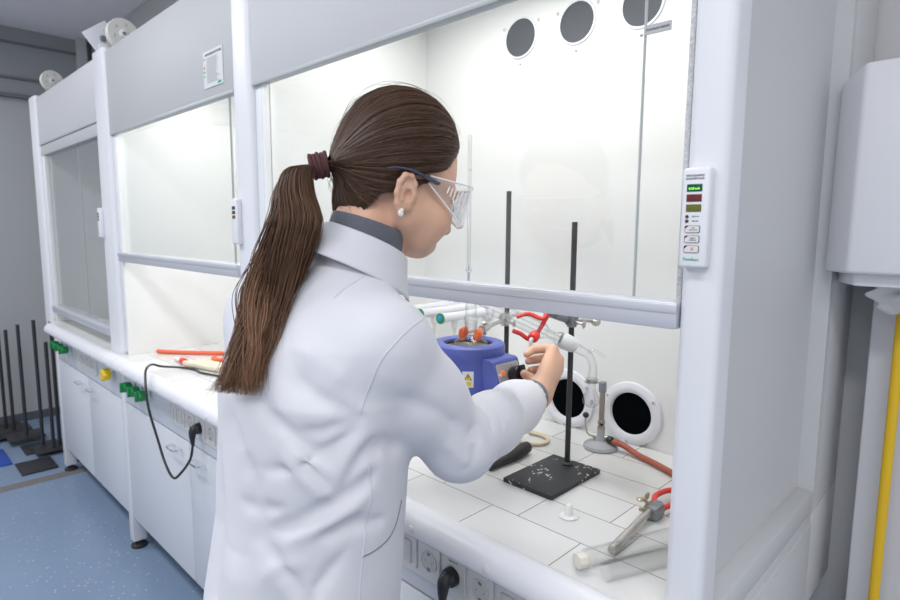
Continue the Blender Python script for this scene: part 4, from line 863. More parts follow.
# arm joints
SH_R = (-0.578, -0.300, 1.295); EL_R = (-0.564, -0.174, 1.131); WR_R = (-0.632, 0.108, 1.133)
SH_L = (-0.842, -0.325, 1.315); EL_L = (-0.905, -0.320, 1.085); WR_L = (-0.935, -0.125, 0.985)
KNOB = np.array((-0.700, 0.128, 1.172))
person = thing('person', 'woman seen from behind in a white lab coat with a long brown ponytail', 'person', (-0.70, -0.33, 0.0))
M_SKIN = mat('skin', (0.66, 0.395, 0.275), 0.48, var=0.07, vscale=25, bump=0.12, bscale=900)
for n_ in [M_SKIN.node_tree.nodes['Principled BSDF']]:
    n_.inputs['Subsurface Weight'].default_value = 0.12; n_.inputs['Subsurface Radius'].default_value = (1.0, 0.35, 0.2); n_.inputs['Subsurface Scale'].default_value = 0.006

def build_body():
    g = Field(graded(-1.0, -0.42, 0.006, [(-0.79, -0.59, 0.002)]),
              graded(-0.52, 0.27, 0.006, [(-0.345, -0.07, 0.002), (0.10, 0.265, 0.002)]),
              graded(-0.01, 1.66, 0.006, [(1.36, 1.65, 0.002), (1.10, 1.235, 0.002), (0.90, 1.0, 0.003)]))
    # trunk, hips, legs and feet (under the clothes)
    g.loft([(0.84, PX-0.015, PY-0.01, 0.13, 0.095), (0.93, PX-0.01, PY-0.005, 0.138, 0.095), (1.03, PX, PY, 0.115, 0.085), (1.18, PX, PY, 0.13, 0.09), (1.27, PX, PY+0.01, 0.12, 0.065), (1.33, PX+0.01, -0.295, 0.07, 0.04)], 0.03)
    for sx in (-1, 1):
        hx = PX-0.022+sx*0.075
        g.chain([(hx, PY, 0.86), (hx+sx*0.005, PY-0.004, 0.50), (hx+sx*0.005, PY-0.02, 0.30), (hx+sx*0.005, PY-0.02, 0.08)], [0.070, 0.050, 0.048, 0.032], 0.03)
        g.chain([(hx+sx*0.005, PY-0.05, 0.035), (hx+sx*0.02, PY+0.13, 0.025)], [0.030, 0.026], 0.02)
    # arms
    g.chain([SH_R, EL_R, WR_R], [0.046, 0.036, 0.0235], 0.02)
    g.chain([SH_L, EL_L, WR_L], [0.046, 0.036, 0.0235], 0.02)
    g.chain([(PX+0.02, -0.295, 1.30), SH_R], [0.045, 0.042], 0.03); g.chain([(PX-0.02, -0.30, 1.30), SH_L], [0.045, 0.042], 0.03)
    # neck
    nb = (-0.690, -0.285, 1.335)
    g.chain([nb, (-0.676, -0.264, 1.425), Hp(0, -0.020, 0.0)], [0.048, 0.0415, 0.048], 0.02)
    g.chain([Hp(0.0, 0.006, -0.045), (-0.678, -0.250, 1.352)], [0.036, 0.042], 0.02)
    # head
    E_ = lambda c, r, k=0.012, cut=False: g.ell(Hp(*c), r, HAX, k, cut)
    C_ = lambda pts, rs, k=0.012, cut=False: g.chain([Hp(*p) for p in pts], rs, k, cut)
    E_((0, 0.006, 0.056), (0.0725, 0.088, 0.090), 0.02)
    E_((0, 0.040, 0.012), (0.062, 0.056, 0.072), 0.02)
    E_((0, 0.046, -0.020), (0.050, 0.044, 0.048), 0.02)
    for s in (-1, 1):
        C_([(s*0.055, 0.006, -0.010), (s*0.050, 0.018, -0.024), (s*0.032, 0.052, -0.042), (0, 0.068, -0.050)], [0.016, 0.017, 0.018, 0.018], 0.022)
        E_((s*0.042, 0.060, -0.014), (0.026, 0.028, 0.028), 0.02)          # cheek
        E_((s*0.031, 0.092, 0.012), (0.016, 0.012, 0.012), 0.012, True)    # eye socket
        C_([(s*0.045, 0.080, 0.028), (s*0.012, 0.092, 0.028)], [0.007, 0.008], 0.012)   # brow
        E_((s*0.031, 0.081, 0.011), (0.0125, 0.0115, 0.0125), 0.003)        # lid over the eyeball
        E_((s*0.010, 0.099, -0.019), (0.008, 0.010, 0.007), 0.005)          # nostril wing
    C_([(0, 0.090, 0.020), (0, 0.100, 0.000), (0, 0.109, -0.018)], [0.009, 0.009, 0.009], 0.010)
    C_([(-0.020, 0.082, -0.042), (0, 0.091, -0.041), (0.020, 0.082, -0.042)], [0.004, 0.0062, 0.004], 0.006)
    C_([(-0.018, 0.081, -0.051), (0, 0.090, -0.051), (0.018, 0.081, -0.051)], [0.005, 0.0075, 0.005], 0.006)
    C_([(-0.023, 0.086, -0.046), (0, 0.097, -0.046), (0.023, 0.086, -0.046)], [0.0012, 0.0014, 0.0012], 0.003, True)
    E_((0, 0.075, -0.052), (0.018, 0.014, 0.014), 0.014)
    # ears: tilted dish with a rolled rim, hollow and lobe
    for s in (-1, 1):
        def q(y, z, o): return (s*(0.0715+o*0.85), y*0.82-0.004, z*0.82-0.004)
        C_([q(0.006, -0.018, 0.001), q(0.004, 0.002, 0.003), q(-0.006, 0.016, 0.006)], [0.008, 0.010, 0.007], 0.006)
        E_((s*0.0765, -0.010, -0.003), (0.005, 0.013, 0.022), 0.005)
        C_([q(0.010, 0.006, 0.006), q(0.008, 0.021, 0.009), q(-0.004, 0.031, 0.012), q(-0.017, 0.028, 0.015), q(-0.024, 0.014, 0.017), q(-0.023, -0.004, 0.015), q(-0.016, -0.019, 0.011), q(-0.006, -0.030, 0.007)],
           [0.003, 0.0032, 0.0035, 0.0038, 0.0037, 0.0035, 0.0038, 0.0055], 0.003)
        C_([q(-0.010, 0.018, 0.011), q(-0.015, 0.006, 0.012), q(-0.010, -0.010, 0.011)], [0.0028, 0.0035, 0.003], 0.003)
        C_([q(0.009, -0.002, 0.007), q(0.007, -0.010, 0.006)], [0.0045, 0.004], 0.003)
        E_((s*0.084, -0.005, -0.005), (0.0075, 0.0055, 0.008), 0.003, True)
        E_((s*0.086, -0.008, 0.012), (0.005, 0.0065, 0.005), 0.003, True)
    # right hand closed on the knob: palm to the left, thumb below and nearer, fingers curled back
    W = np.array(WR_R); DZ = np.array((0, 0, -0.006))
    K = {'i': (-0.672, 0.196, 1.200), 'm': (-0.664, 0.205, 1.180), 'r': (-0.662, 0.200, 1.160), 'p': (-0.666, 0.188, 1.142)}
    SH_ = np.array((0.007, 0.007, -0.003)); K = {n: tuple(np.array(q)+SH_) for n, q in K.items()}
    for n, o in (('i', (0.004, 0.004, 0.010)), ('m', (0.006, 0.003, 0.003)), ('r', (0.004, 0, -0.006)), ('p', (0, -0.002, -0.012))):
        g.chain([W+np.array(o), K[n]], [0.0185, 0.0118 if n != 'p' else 0.0105], 0.014)
    tips = {'i': [(-0.690, 0.194, 1.201), (-0.704, 0.170, 1.199), (-0.703, 0.152, 1.193)],
            'm': [(-0.690, 0.206, 1.179), (-0.709, 0.186, 1.176), (-0.708, 0.164, 1.176)],
            'r': [(-0.690, 0.200, 1.157), (-0.707, 0.182, 1.154), (-0.702, 0.164, 1.158)],
            'p': [(-0.690, 0.188, 1.137), (-0.703, 0.173, 1.136), (-0.698, 0.158, 1.141)]}
    tips = {n: [tuple(np.array(p)+SH_) for p in q] for n, q in tips.items()}
    for n in 'imrp':
        m_ = 0.86 if n == 'p' else 1.0
        g.chain([K[n]]+tips[n], [0.0108*m_, 0.0094*m_, 0.0086*m_, 0.0074*m_], 0.0025)
    g.chain([W+np.array((-0.008, 0.006, -0.006)), (-0.657, 0.138, 1.136), (-0.674, 0.144, 1.146), (-0.684, 0.136, 1.156)], [0.0165, 0.0135, 0.0098, 0.0085], 0.006)
    # left hand resting on the bench edge
    W = np.array(WR_L)
    for i, dx in enumerate((0.030, 0.010, -0.010, -0.028)):
        k_ = W+np.array((dx+0.004, 0.060-abs(dx)*0.3, -0.040)); g.chain([W+np.array((dx*0.5, 0, 0)), k_], [0.019, 0.0112], 0.014)
        g.chain([k_, k_+np.array((dx*0.15, 0.030, -0.005)), k_+np.array((dx*0.2, 0.050, -0.014))], [0.0105, 0.009, 0.0075], 0.002)
    g.chain([W+np.array((0.015, 0.01, -0.008)), W+np.array((0.045, 0.035, -0.036)), W+np.array((0.052, 0.058, -0.044))], [0.016, 0.011, 0.0085], 0.006)
    me = g.mesh('body'); relax(me, 2); me.materials.append(M_SKIN)
    return link('body', me, person)
body = build_body()
# eyes
for s in (-1, 1):
    e = MB().ball(tuple(Hp(s*0.031, 0.0835, 0.011)), 0.0118, 20).build('eye', mat('eye_white', (0.75, 0.72, 0.70), 0.2), person)
    MB().lathe([(0.0105, 0.0052), (0.0123, 0.0045), (0.0126, 0.0)], tuple(Hp(s*0.031, 0.0835, 0.011)), tuple(Hp(s*0.031, 0.183, -0.02)), 16).build('iris', mat('iris_brown', (0.10, 0.05, 0.02), 0.15), e)
MB().tube([tuple(Hp(x, 0.0905-abs(x)*0.25, -0.046)) for x in (-0.021, -0.01, 0, 0.01, 0.021)], [0.0025, 0.0042, 0.0045, 0.0042, 0.0025], 8, smooth=4).build('lips', mat('lips', (0.50, 0.17, 0.15), 0.4), person)
for s in (-1, 1):
    MB().tube([tuple(Hp(s*x, y, z)) for x, y, z in ((0.014, 0.1015, 0.030), (0.030, 0.0985, 0.036), (0.048, 0.084, 0.032))], [0.0028, 0.003, 0.001], 6, smooth=4).build('eyebrow', mat('eyebrow', (0.07, 0.04, 0.025), 0.8), person)
ep_ = Hp(0.0815, -0.0085, -0.031)
MB().ball(tuple(ep_), 0.0045, 14, (0.7, 1, 1.15)).ball(tuple(ep_+HU*0.0035), 0.0035, 12).build('earring', mat('pearl', (0.80, 0.78, 0.74), 0.2, coat=0.5), person)
# ------------------------------------------------------------------ clothes
def cloth_mat(name, col, bump1, sc1):
    m = mat(name, col, 0.85, var=0.03, vscale=14); nt = m.node_tree; b = nt.nodes['Principled BSDF']
    b.inputs['Sheen Weight'].default_value = 0.15
    tc = nt.nodes.new('ShaderNodeTexCoord')
    n1 = nt.nodes.new('ShaderNodeTexNoise'); n1.inputs['Scale'].default_value = sc1; n1.inputs['Detail'].default_value = 5; n1.inputs['Distortion'].default_value = 0.8; n1.noise_type = 'RIDGED_MULTIFRACTAL' if sc1 == 9 else 'FBM'
    n2 = nt.nodes.new('ShaderNodeTexNoise'); n2.inputs['Scale'].default_value = 700
    for n in (n1, n2): nt.links.new(tc.outputs['Object'], n.inputs['Vector'])
    b1 = nt.nodes.new('ShaderNodeBump'); b1.inputs['Strength'].default_value = bump1; b1.inputs['Distance'].default_value = 0.006
    b2 = nt.nodes.new('ShaderNodeBump'); b2.inputs['Strength'].default_value = 0.25; b2.inputs['Distance'].default_value = 0.0005
    nt.links.new(n1.outputs['Fac'], b1.inputs['Height']); nt.links.new(n2.outputs['Fac'], b2.inputs['Height'])
    nt.links.new(b1.outputs[0], b2.inputs['Normal']); nt.links.new(b2.outputs[0], b.inputs['Normal'])
    return m
M_COAT = cloth_mat('coat_cotton', (0.635, 0.635, 0.675), 0.5, 9)
M_KNIT = cloth_mat('grey_knit', (0.11, 0.12, 0.145), 0.5, 300)
M_TROU = cloth_mat('dark_trousers', (0.03, 0.035, 0.05), 0.3, 20)
G_, R_ = -1, 1
COAT_FOLDS = [
 ([(-0.713, -0.445, 1.215), (-0.690, -0.445, 1.167), (-0.667, -0.443, 1.121), (-0.653, -0.441, 1.049), (-0.615, -0.425, 1.006)], 0.013, -0.007),
 ([(-0.665, -0.440, 1.235), (-0.647, -0.434, 1.215), (-0.605, -0.416, 1.183), (-0.572, -0.388, 1.159)], 0.010, -0.009),
 ([(-0.602, -0.415, 1.162), (-0.585, -0.401, 1.14), (-0.572, -0.387, 1.118)], 0.008, -0.007),
 ([(-0.66, -0.443, 1.053), (-0.603, -0.416, 1.08), (-0.573, -0.388, 1.105), (-0.554, -0.351, 1.131)], 0.010, -0.009),
 ([(-0.586, -0.402, 1.06), (-0.569, -0.381, 1.072), (-0.555, -0.35, 1.083)], 0.008, -0.006),
 ([(-0.565, -0.374, 1.077), (-0.553, -0.32, 1.067)], 0.007, -0.005),
 ([(-0.653, -0.441, 1.045), (-0.634, -0.434, 1.025), (-0.612, -0.424, 1.003), (-0.60, -0.42, 0.97)], 0.007, -0.006),
 ([(-0.554, -0.363, 1.211), (-0.562, -0.376, 1.187), (-0.576, -0.392, 1.16)], 0.007, -0.007),
 ([(-0.554, -0.364, 1.211), (-0.579, -0.396, 1.197), (-0.604, -0.416, 1.193)], 0.007, -0.007),
 ([(-0.554, -0.292, 1.154), (-0.548, -0.327, 1.172), (-0.552, -0.352, 1.162)], 0.009, -0.008),
 ([(-0.629, -0.413, 1.258), (-0.596, -0.402, 1.242), (-0.57, -0.385, 1.228), (-0.554, -0.363, 1.213)], 0.008, -0.008),
 ([(-0.63, -0.395, 1.298), (-0.585, -0.381, 1.272), (-0.562, -0.368, 1.253)], 0.014, 0.004),
 ([(-0.660, -0.40, 1.320), (-0.63, -0.405, 1.270), (-0.60, -0.40, 1.235)], 0.016, -0.004),
 ([(-0.673, -0.444, 1.136), (-0.695, -0.444, 1.183), (-0.713, -0.439, 1.23)], 0.016, 0.005),
 ([(-0.625, -0.427, 1.171), (-0.592, -0.407, 1.137), (-0.572, -0.386, 1.111)], 0.011, 0.007),
 ([(-0.614, -0.424, 1.058), (-0.576, -0.391, 1.083), (-0.555, -0.35, 1.112)], 0.009, 0.006),
 ([(-0.639, -0.432, 1.206), (-0.601, -0.414, 1.168), (-0.583, -0.399, 1.15)], 0.009, 0.006),
 ([(-0.700, -0.45, 1.02), (-0.690, -0.45, 0.95), (-0.67, -0.45, 0.85)], 0.022, 0.010),
 ([(-0.640, -0.44, 0.99), (-0.625, -0.43, 0.90), (-0.62, -0.43, 0.80)], 0.020, -0.012),
 ([(-0.590, -0.40, 1.00), (-0.580, -0.39, 0.92), (-0.575, -0.39, 0.80)], 0.018, 0.010),
 ([(-0.775, -0.44, 1.12), (-0.770, -0.44, 1.00), (-0.760, -0.45, 0.85)], 0.020, -0.010),
 ([(-0.820, -0.40, 1.15), (-0.830, -0.40, 1.00), (-0.835, -0.40, 0.85)], 0.020, 0.010),
 ([(-0.575, -0.133, 1.175), (-0.532, -0.156, 1.155), (-0.515, -0.189, 1.134)], 0.008, -0.008),
 ([(-0.562, -0.117, 1.17), (-0.539, -0.122, 1.148), (-0.523, -0.154, 1.124)], 0.006, -0.007),
 ([(-0.568, -0.125, 1.174), (-0.535, -0.140, 1.151), (-0.518, -0.170, 1.130)], 0.006, 0.006),
 ([(-0.523, -0.206, 1.181), (-0.518, -0.194, 1.151), (-0.519, -0.209, 1.119)], 0.009, -0.005),
 ([(-0.545, -0.175, 1.178), (-0.524, -0.178, 1.152), (-0.517, -0.198, 1.126)], 0.007, 0.005),
 ([(-0.558, -0.099, 1.167), (-0.538, -0.1, 1.128)], 0.007, -0.006),
 ([(-0.566, -0.083, 1.170), (-0.543, -0.080, 1.128)], 0.007, 0.005),
 ([(-0.572, -0.060, 1.168), (-0.548, -0.070, 1.124)], 0.006, -0.004),
 ([(-0.518, -0.177, 1.11), (-0.534, -0.126, 1.117)], 0.006, -0.005),
 ([(-0.581, -0.025, 1.167), (-0.55, -0.051, 1.13)], 0.009, -0.004),
 ([(-0.532, -0.316, 1.233), (-0.518, -0.261, 1.206), (-0.521, -0.216, 1.17)], 0.012, -0.005),
 ([(-0.526, -0.243, 1.162), (-0.522, -0.219, 1.136), (-0.517, -0.204, 1.123)], 0.009, 0.005),
 ([(-0.552, -0.34, 1.14), (-0.556, -0.36, 1.120), (-0.575, -0.385, 1.10)], 0.006, -0.005),
 ([(-0.56, -0.35, 1.20), (-0.58, -0.39, 1.175), (-0.61, -0.415, 1.150), (-0.65, -0.44, 1.14)], 0.007, -0.005),
 ([(-0.553, -0.34, 1.185), (-0.560, -0.365, 1.150), (-0.566, -0.378, 1.125)], 0.006, -0.005),
 ([(-0.62, -0.42, 1.10), (-0.66, -0.44, 1.085), (-0.69, -0.445, 1.09)], 0.008, -0.005),
 ([(-0.60, -0.41, 1.03), (-0.64, -0.43, 1.015), (-0.66, -0.44, 0.99)], 0.008, 0.005),
 ([(-0.570, -0.375, 1.04), (-0.59, -0.40, 1.00), (-0.60, -0.41, 0.96)], 0.008, -0.005),
]
def build_coat():
    g = Field(graded(-1.04, -0.40, 0.0034, []), graded(-0.54, 0.14, 0.0034, []), graded(0.56, 1.44, 0.0034, []))
    g.loft([(0.58, PX-0.030, PY-0.016, 0.192, 0.150), (0.75, PX-0.028, PY-0.014, 0.182, 0.142), (0.90, PX-0.022, PY-0.010, 0.166, 0.132), (1.02, PX-0.006, PY-0.003, 0.158, 0.122), (1.12, PX, PY, 0.160, 0.120),
            (1.22, PX, PY+0.003, 0.168, 0.118), (1.29, PX+0.003, PY+0.01, 0.150, 0.098), (1.335, -0.700, -0.303, 0.112, 0.078), (1.375, -0.690, -0.284, 0.078, 0.064), (1.405, -0.683, -0.272, 0.054, 0.052)], 0.03)
    sr = np.array(SH_R); er = np.array(EL_R); wr = np.array(WR_R)
    g.chain([(PX+0.05, -0.303, 1.318), (SH_R[0]+0.002, SH_R[1], 1.290)], [0.056, 0.054], 0.035)
    g.chain([(PX-0.05, -0.308, 1.325), (SH_L[0]+0.005, SH_L[1], 1.305)], [0.056, 0.055], 0.035)
    # right sleeve: roomy, creased at the elbow; ends at the cuff
    u = (wr-er)/np.linalg.norm(wr-er); cuff = er+u*0.245
    g.chain([(SH_R[0], SH_R[1], 1.288), (er+sr)/2+np.array((0.0, -0.004, 0)), er+np.array((0.004, -0.008, 0.0))], [0.055, 0.053, 0.050], 0.03)
    g.chain([er+np.array((0.004, -0.004, 0.0)), er+u*0.10+np.array((0, 0, -0.002)), er+u*0.19, cuff], [0.051, 0.048, 0.043, 0.038], 0.02)
    # left sleeve
    sl = np.array(SH_L); el = np.array(EL_L); wl = np.array(WR_L); ul = (wl-el)/np.linalg.norm(wl-el)
    g.chain([(SH_L[0], SH_L[1], 1.30), el], [0.055, 0.052], 0.035); g.chain([el, el+ul*0.20], [0.056, 0.043], 0.02)
    for pts, wd, amp in COAT_FOLDS: g.stroke(pts, wd*0.85, amp*1.45)
    # openings: cuffs cut square and hollowed, neck opened
    def plane_cut(p, n, R_=0.08):
        p = np.array(p); n = np.array(n)
        def fn(X, Y, Z): return -((X-p[0])*n[0]+(Y-p[1])*n[1]+(Z-p[2])*n[2])
        lo = p-R_; hi = p+R_; sl_, X, Y, Z = g.sub(lo, hi)
        g.F[sl_] = np.maximum(g.F[sl_], -fn(X, Y, Z).astype(np.float32))
    plane_cut(cuff, u); plane_cut(el+ul*0.20, ul)
    g.cap(cuff-u*0.03, cuff+u*0.03, 0.034, 0.036, 0.003, True); g.cap(el+ul*0.16, el+ul*0.24, 0.033, 0.038, 0.003, True)
    def hem(X, Y, Z):
        return (np.sqrt(((X-PX+0.030)/0.176)**2+((Y-PY+0.016)/0.134)**2)-1)*0.134+np.maximum(0, Z-0.70)*1.0
    g.cap((-0.688, -0.275, 1.375), (-0.676, -0.258, 1.50), 0.047, 0.049, 0.004, True)
    g.op(hem, (PX-0.2, -0.5, 0.5), (PX+0.2, -0.15, 0.80), 0.003, True)
    me = g.mesh('coat'); relax(me, 2); me.materials.append(M_COAT)
    return link('lab_coat', me, person), cuff, u
coat, CUFF, UF = build_coat()

# neckline: grey knit turtleneck band and the coat's turned-down collar
NC = np.array((-0.679, -0.260, 1.410)); NU = np.array((0.10, 0.30, 0.95)); NU /= np.linalg.norm(NU)
NR = np.array((1.0, 0, 0)); NR = NR-NU*(NR@NU); NR /= np.linalg.norm(NR); NF = np.cross(NU, NR)
def ringpt(a, r, h, off=(0, 0)):   # a: 0 at the nape, +-180 at the throat
    ca, sa = math.cos(a), math.sin(a)
    return NC+NR*(sa*r*1.0+off[0])+NF*(-ca*r*1.10+off[1])+NU*h
def sheet(name, fn, na, nb, m, parent, thick=0.0016, closed=False, sub=0):
    b = bmesh.new(); g = [[b.verts.new(V(tuple(fn(i/(na-1), j/(nb-1))))) for j in range(nb)] for i in range(na)]
    for i in range(na-1):
        for j in range(nb-1): b.faces.new((g[i][j], g[i+1][j], g[i+1][j+1], g[i][j+1]))
    if closed: bmesh.ops.remove_doubles(b, verts=b.verts, dist=1e-5)
    bmesh.ops.recalc_face_normals(b, faces=b.faces)
    me = bpy.data.meshes.new(name); b.to_mesh(me); b.free(); me.materials.append(m)
    me.polygons.foreach_set('use_smooth', [True]*len(me.polygons))
    o = link(name, me, parent); md = o.modifiers.new('thickness', 'SOLIDIFY'); md.thickness = thick; md.offset = 0
    return o
sheet('paper_towel', towel, 40, 12, M_PAPER, dp, 0.0005) if 'dp' in globals() else None
def knit(u, v):
    a = (u*2-1)*PI; h = -0.040+v*0.078
    r = 0.0490+0.002*math.sin(v*PI)
    if v > 0.86: r -= 0.0
    return ringpt(a, r, h)
sheet('knit_collar', knit, 73, 12, M_KNIT, person, 0.003, True)
def collar(u, v):
    a = (u*2-1)*math.radians(158); fr = abs(u*2-1)
    # v 0..0.35 stands up inside, 0.35..0.5 rolls over, 0.5..1 falls outside
    st = 0.020-0.006*fr
    if v < 0.35: r = 0.0530; h = -0.030+(st+0.026)*(v/0.35)
    elif v < 0.5:
        t = (v-0.35)/0.15*PI; r = 0.0557-0.0025*math.cos(t); h = -0.004+st+0.0035*math.sin(t)
    else:
        t = (v-0.5)/0.5; r = 0.0585+0.013*t+0.006*t*t; h = -0.004+st-(0.042+0.022*fr**2)*t
    return ringpt(a, r*(1+0.10*fr**3), h-0.010*fr**2)
sheet('collar', collar, 81, 22, M_COAT, person, 0.0018)
# knit cuff of the sweater at the right wrist
cf = MB()
w0 = CUFF-UF*0.027; w1 = CUFF+UF*0.014
cf.lathe([(0, 0.030), (0.012, 0.0325), (0.042, 0.0328), (0.050, 0.0315), (0.054, 0.0290), (0.053, 0.0255), (0.020, 0.025)], tuple(w0), tuple(w1), 32, caps=False)
cf.build('knit_cuff', M_KNIT, person)
# trousers and shoes
for sx in (-1, 1):
    hx = PX-0.022+sx*0.078
    MB().lathe([(0, 0.060), (0.10, 0.064), (0.30, 0.070), (0.48, 0.076), (0.75, 0.082), (0.80, 0.07)], (hx, PY-0.012, 0.045), (hx-sx*0.006, PY+0.006, 1.0), 28, scale=(0.98, 1.0)).build('trouser_leg', M_TROU, person)
    MB().tube([(hx, PY-0.085, 0.040), (hx, PY-0.06, 0.042), (hx+sx*0.008, PY+0.06, 0.040), (hx+sx*0.022, PY+0.165, 0.032), (hx+sx*0.022, PY+0.178, 0.030)], [0.020, 0.040, 0.045, 0.040, 0.036, 0.016], 18, smooth=5, scale=0.86).build('shoe', mat('shoe_leather', (0.04, 0.04, 0.045), 0.4), person)

SEAMS = {'armhole_seam': [(-0.538, -0.27, 1.327), (-0.523, -0.31, 1.318), (-0.525, -0.332, 1.302), (-0.532, -0.346, 1.283), (-0.545, -0.351, 1.253), (-0.552, -0.356, 1.232), (-0.552, -0.361, 1.216)],
 'side_seam': [(-0.552, -0.348, 1.154), (-0.554, -0.345, 1.117), (-0.555, -0.349, 1.078), (-0.558, -0.354, 1.026), (-0.559, -0.357, 0.987), (-0.556, -0.36, 0.90)],
 'pocket_slit': [(-0.566, -0.284, 1.079), (-0.564, -0.294, 1.055), (-0.561, -0.309, 1.039), (-0.559, -0.334, 1.031), (-0.562, -0.354, 1.028)],
 'yoke_pleat': [(-0.618, -0.352, 1.353), (-0.614, -0.336, 1.366), (-0.61, -0.319, 1.377), (-0.609, -0.297, 1.388)]}
from mathutils.bvhtree import BVHTree
def coat_tree():
    me = coat.data; return BVHTree.FromPolygons([v.co.copy() for v in me.vertices], [tuple(p.vertices) for p in me.polygons])
CT = coat_tree()
def on_coat(p, off=0.0):
    loc, nor, _, _ = CT.find_nearest(V(p))
    return loc+nor*off
for nm, pts in SEAMS.items():
    P_ = [on_coat(p, 0.0002) for p in spline([V(p) for p in pts], 8)]
    if nm == 'pocket_slit': MB().tube(P_, 0.0010, 6).build(nm, mat('seam_shadow', (0.20, 0.20, 0.23), 0.9), coat)
    else: MB().tube(P_, 0.0011, 6).build(nm, mat('seam_thread', (0.62, 0.625, 0.68), 0.9), coat)
# ------------------------------------------------------------------ hair
def hair_material():
    m = bpy.data.materials.new('brown_hair'); m.use_nodes = True; nt = m.node_tree; b = nt.nodes['Principled BSDF']
    a = nt.nodes.new('ShaderNodeAttribute'); a.attribute_name = 'strand_colour'
    nt.links.new(a.outputs['Color'], b.inputs['Base Color']); b.inputs['Roughness'].default_value = 0.5; b.inputs['Specular IOR Level'].default_value = 0.25
    return m
M_HAIR = hair_material()
def strands(name, P, rad, colr, parent):
    """P (n,m,3) centre lines, rad (n,m), colr (n,m,3): three-sided tapering tubes in one mesh"""
    n, m, _ = P.shape
    T_ = np.gradient(P, axis=1); T_ /= np.linalg.norm(T_, axis=2, keepdims=True)+1e-9
    up = np.array((0.31, 0.2, 0.93)); A = np.cross(T_, up); A /= np.linalg.norm(A, axis=2, keepdims=True)+1e-9; B = np.cross(T_, A)
    vs = np.empty((n, m, 3, 3), np.float32)
    for k in range(3):
        a = 2*PI*k/3; vs[:, :, k] = P+(A*math.cos(a)+B*math.sin(a))*rad[..., None]
    idx = np.arange(n*m*3).reshape(n, m, 3)
    f = [np.stack((idx[:, :-1, k], idx[:, :-1, (k+1) % 3], idx[:, 1:, (k+1) % 3], idx[:, 1:, k]), -1).reshape(-1, 4) for k in range(3)]
    f = np.concatenate(f).astype(np.int32)
    me = bpy.data.meshes.new(name); me.vertices.add(n*m*3); me.vertices.foreach_set('co', vs.ravel())
    me.loops.add(len(f)*4); me.loops.foreach_set('vertex_index', f.ravel()); me.polygons.add(len(f))
    me.polygons.foreach_set('loop_start', np.arange(0, len(f)*4, 4, dtype=np.int32)); me.update(calc_edges=True)
    me.polygons.foreach_set('use_smooth', [True]*len(f))
    c = np.ones((n, m, 3, 4), np.float32); c[..., :3] = colr[:, :, None, :]
    at_ = me.attributes.new('strand_colour', 'FLOAT_COLOR', 'POINT'); at_.data.foreach_set('color', c.ravel())
    me.materials.append(M_HAIR)
    return link(name, me, parent)
CR = np.array((0.0725, 0.088, 0.090)); CC = np.array((0, 0.006, 0.056))
TIE = np.array((0.003, -0.098, 0.012))
tdir = (TIE-CC)/CR; tdir /= np.linalg.norm(tdir)
bx = np.array((1.0, 0, 0)); bx -= tdir*(bx@tdir); bx /= np.linalg.norm(bx); by = np.cross(tdir, bx)
HAIRLINE = [(0, 0.082, 0.098), (0.030, 0.076, 0.093), (0.052, 0.060, 0.074), (0.060, 0.047, 0.052), (0.068, 0.034, 0.034), (0.073, 0.016, 0.026), (0.0765, -0.004, 0.024), (0.074, -0.024, 0.012), (0.064, -0.034, -0.010), (0.050, -0.044, -0.032), (0.030, -0.056, -0.048), (0, -0.062, -0.052)]
hl = HAIRLINE+[(-x, y, z) for x, y, z in HAIRLINE[-2:0:-1]]
rows = []
for q in hl:
    e = (np.array(q)-CC)/CR; r_ = np.linalg.norm(e); e /= r_
    rows.append((math.atan2(e@by, e@bx), math.acos(np.clip(e@tdir, -1, 1)), r_))
rows.sort(); RA = np.array(rows); RA = np.vstack((RA[-1]-np.array((2*PI, 0, 0)), RA, RA[0]+np.array((2*PI, 0, 0))))
def scalp(phi, s, off):
    """phi azimuth about the tie, s 0 (tie) .. 1 (hairline); arrays"""
    ang = np.interp((phi+PI) % (2*PI)-PI, RA[:, 0], RA[:, 1])*s
    rb = np.interp((phi+PI) % (2*PI)-PI, RA[:, 0], RA[:, 2])
    rho = 1+(np.maximum(rb, 0.99)-1)*np.clip((s-0.35)/0.65, 0, 1)**1.5
    d = tdir*np.cos(ang)[..., None]+(bx*np.cos(phi)[..., None]+by*np.sin(phi)[..., None])*np.sin(ang)[..., None]
    q = CC+CR*d*rho[..., None]
    nn = d/CR; nn /= np.linalg.norm(nn, axis=-1, keepdims=True); q = q+nn*off[..., None]
    k = np.clip((0.34-s)/0.34, 0, 1); k = (k*k*(3-2*k))[..., None]
    rim = TIE+(bx*CR*np.cos(phi)[..., None]+by*CR*np.sin(phi)[..., None])*0.13*np.array((1, 0.3, 1))
    q = q*(1-k)+rim*k
    return HC+q[..., 0:1]*HR+q[..., 1:2]*HF+q[..., 2:3]*HU
def noise1(x, seed, f):
    r = np.random.default_rng(seed); ph = r.uniform(0, 2*PI, 5); am = r.uniform(0.4, 1, 5); fr = f*np.array((1, 1.7, 2.6, 4.1, 6.3))
    return sum(am[i]*np.sin(np.round(fr[i])*x+ph[i])/(1+i*0.5) for i in range(5))/2.2
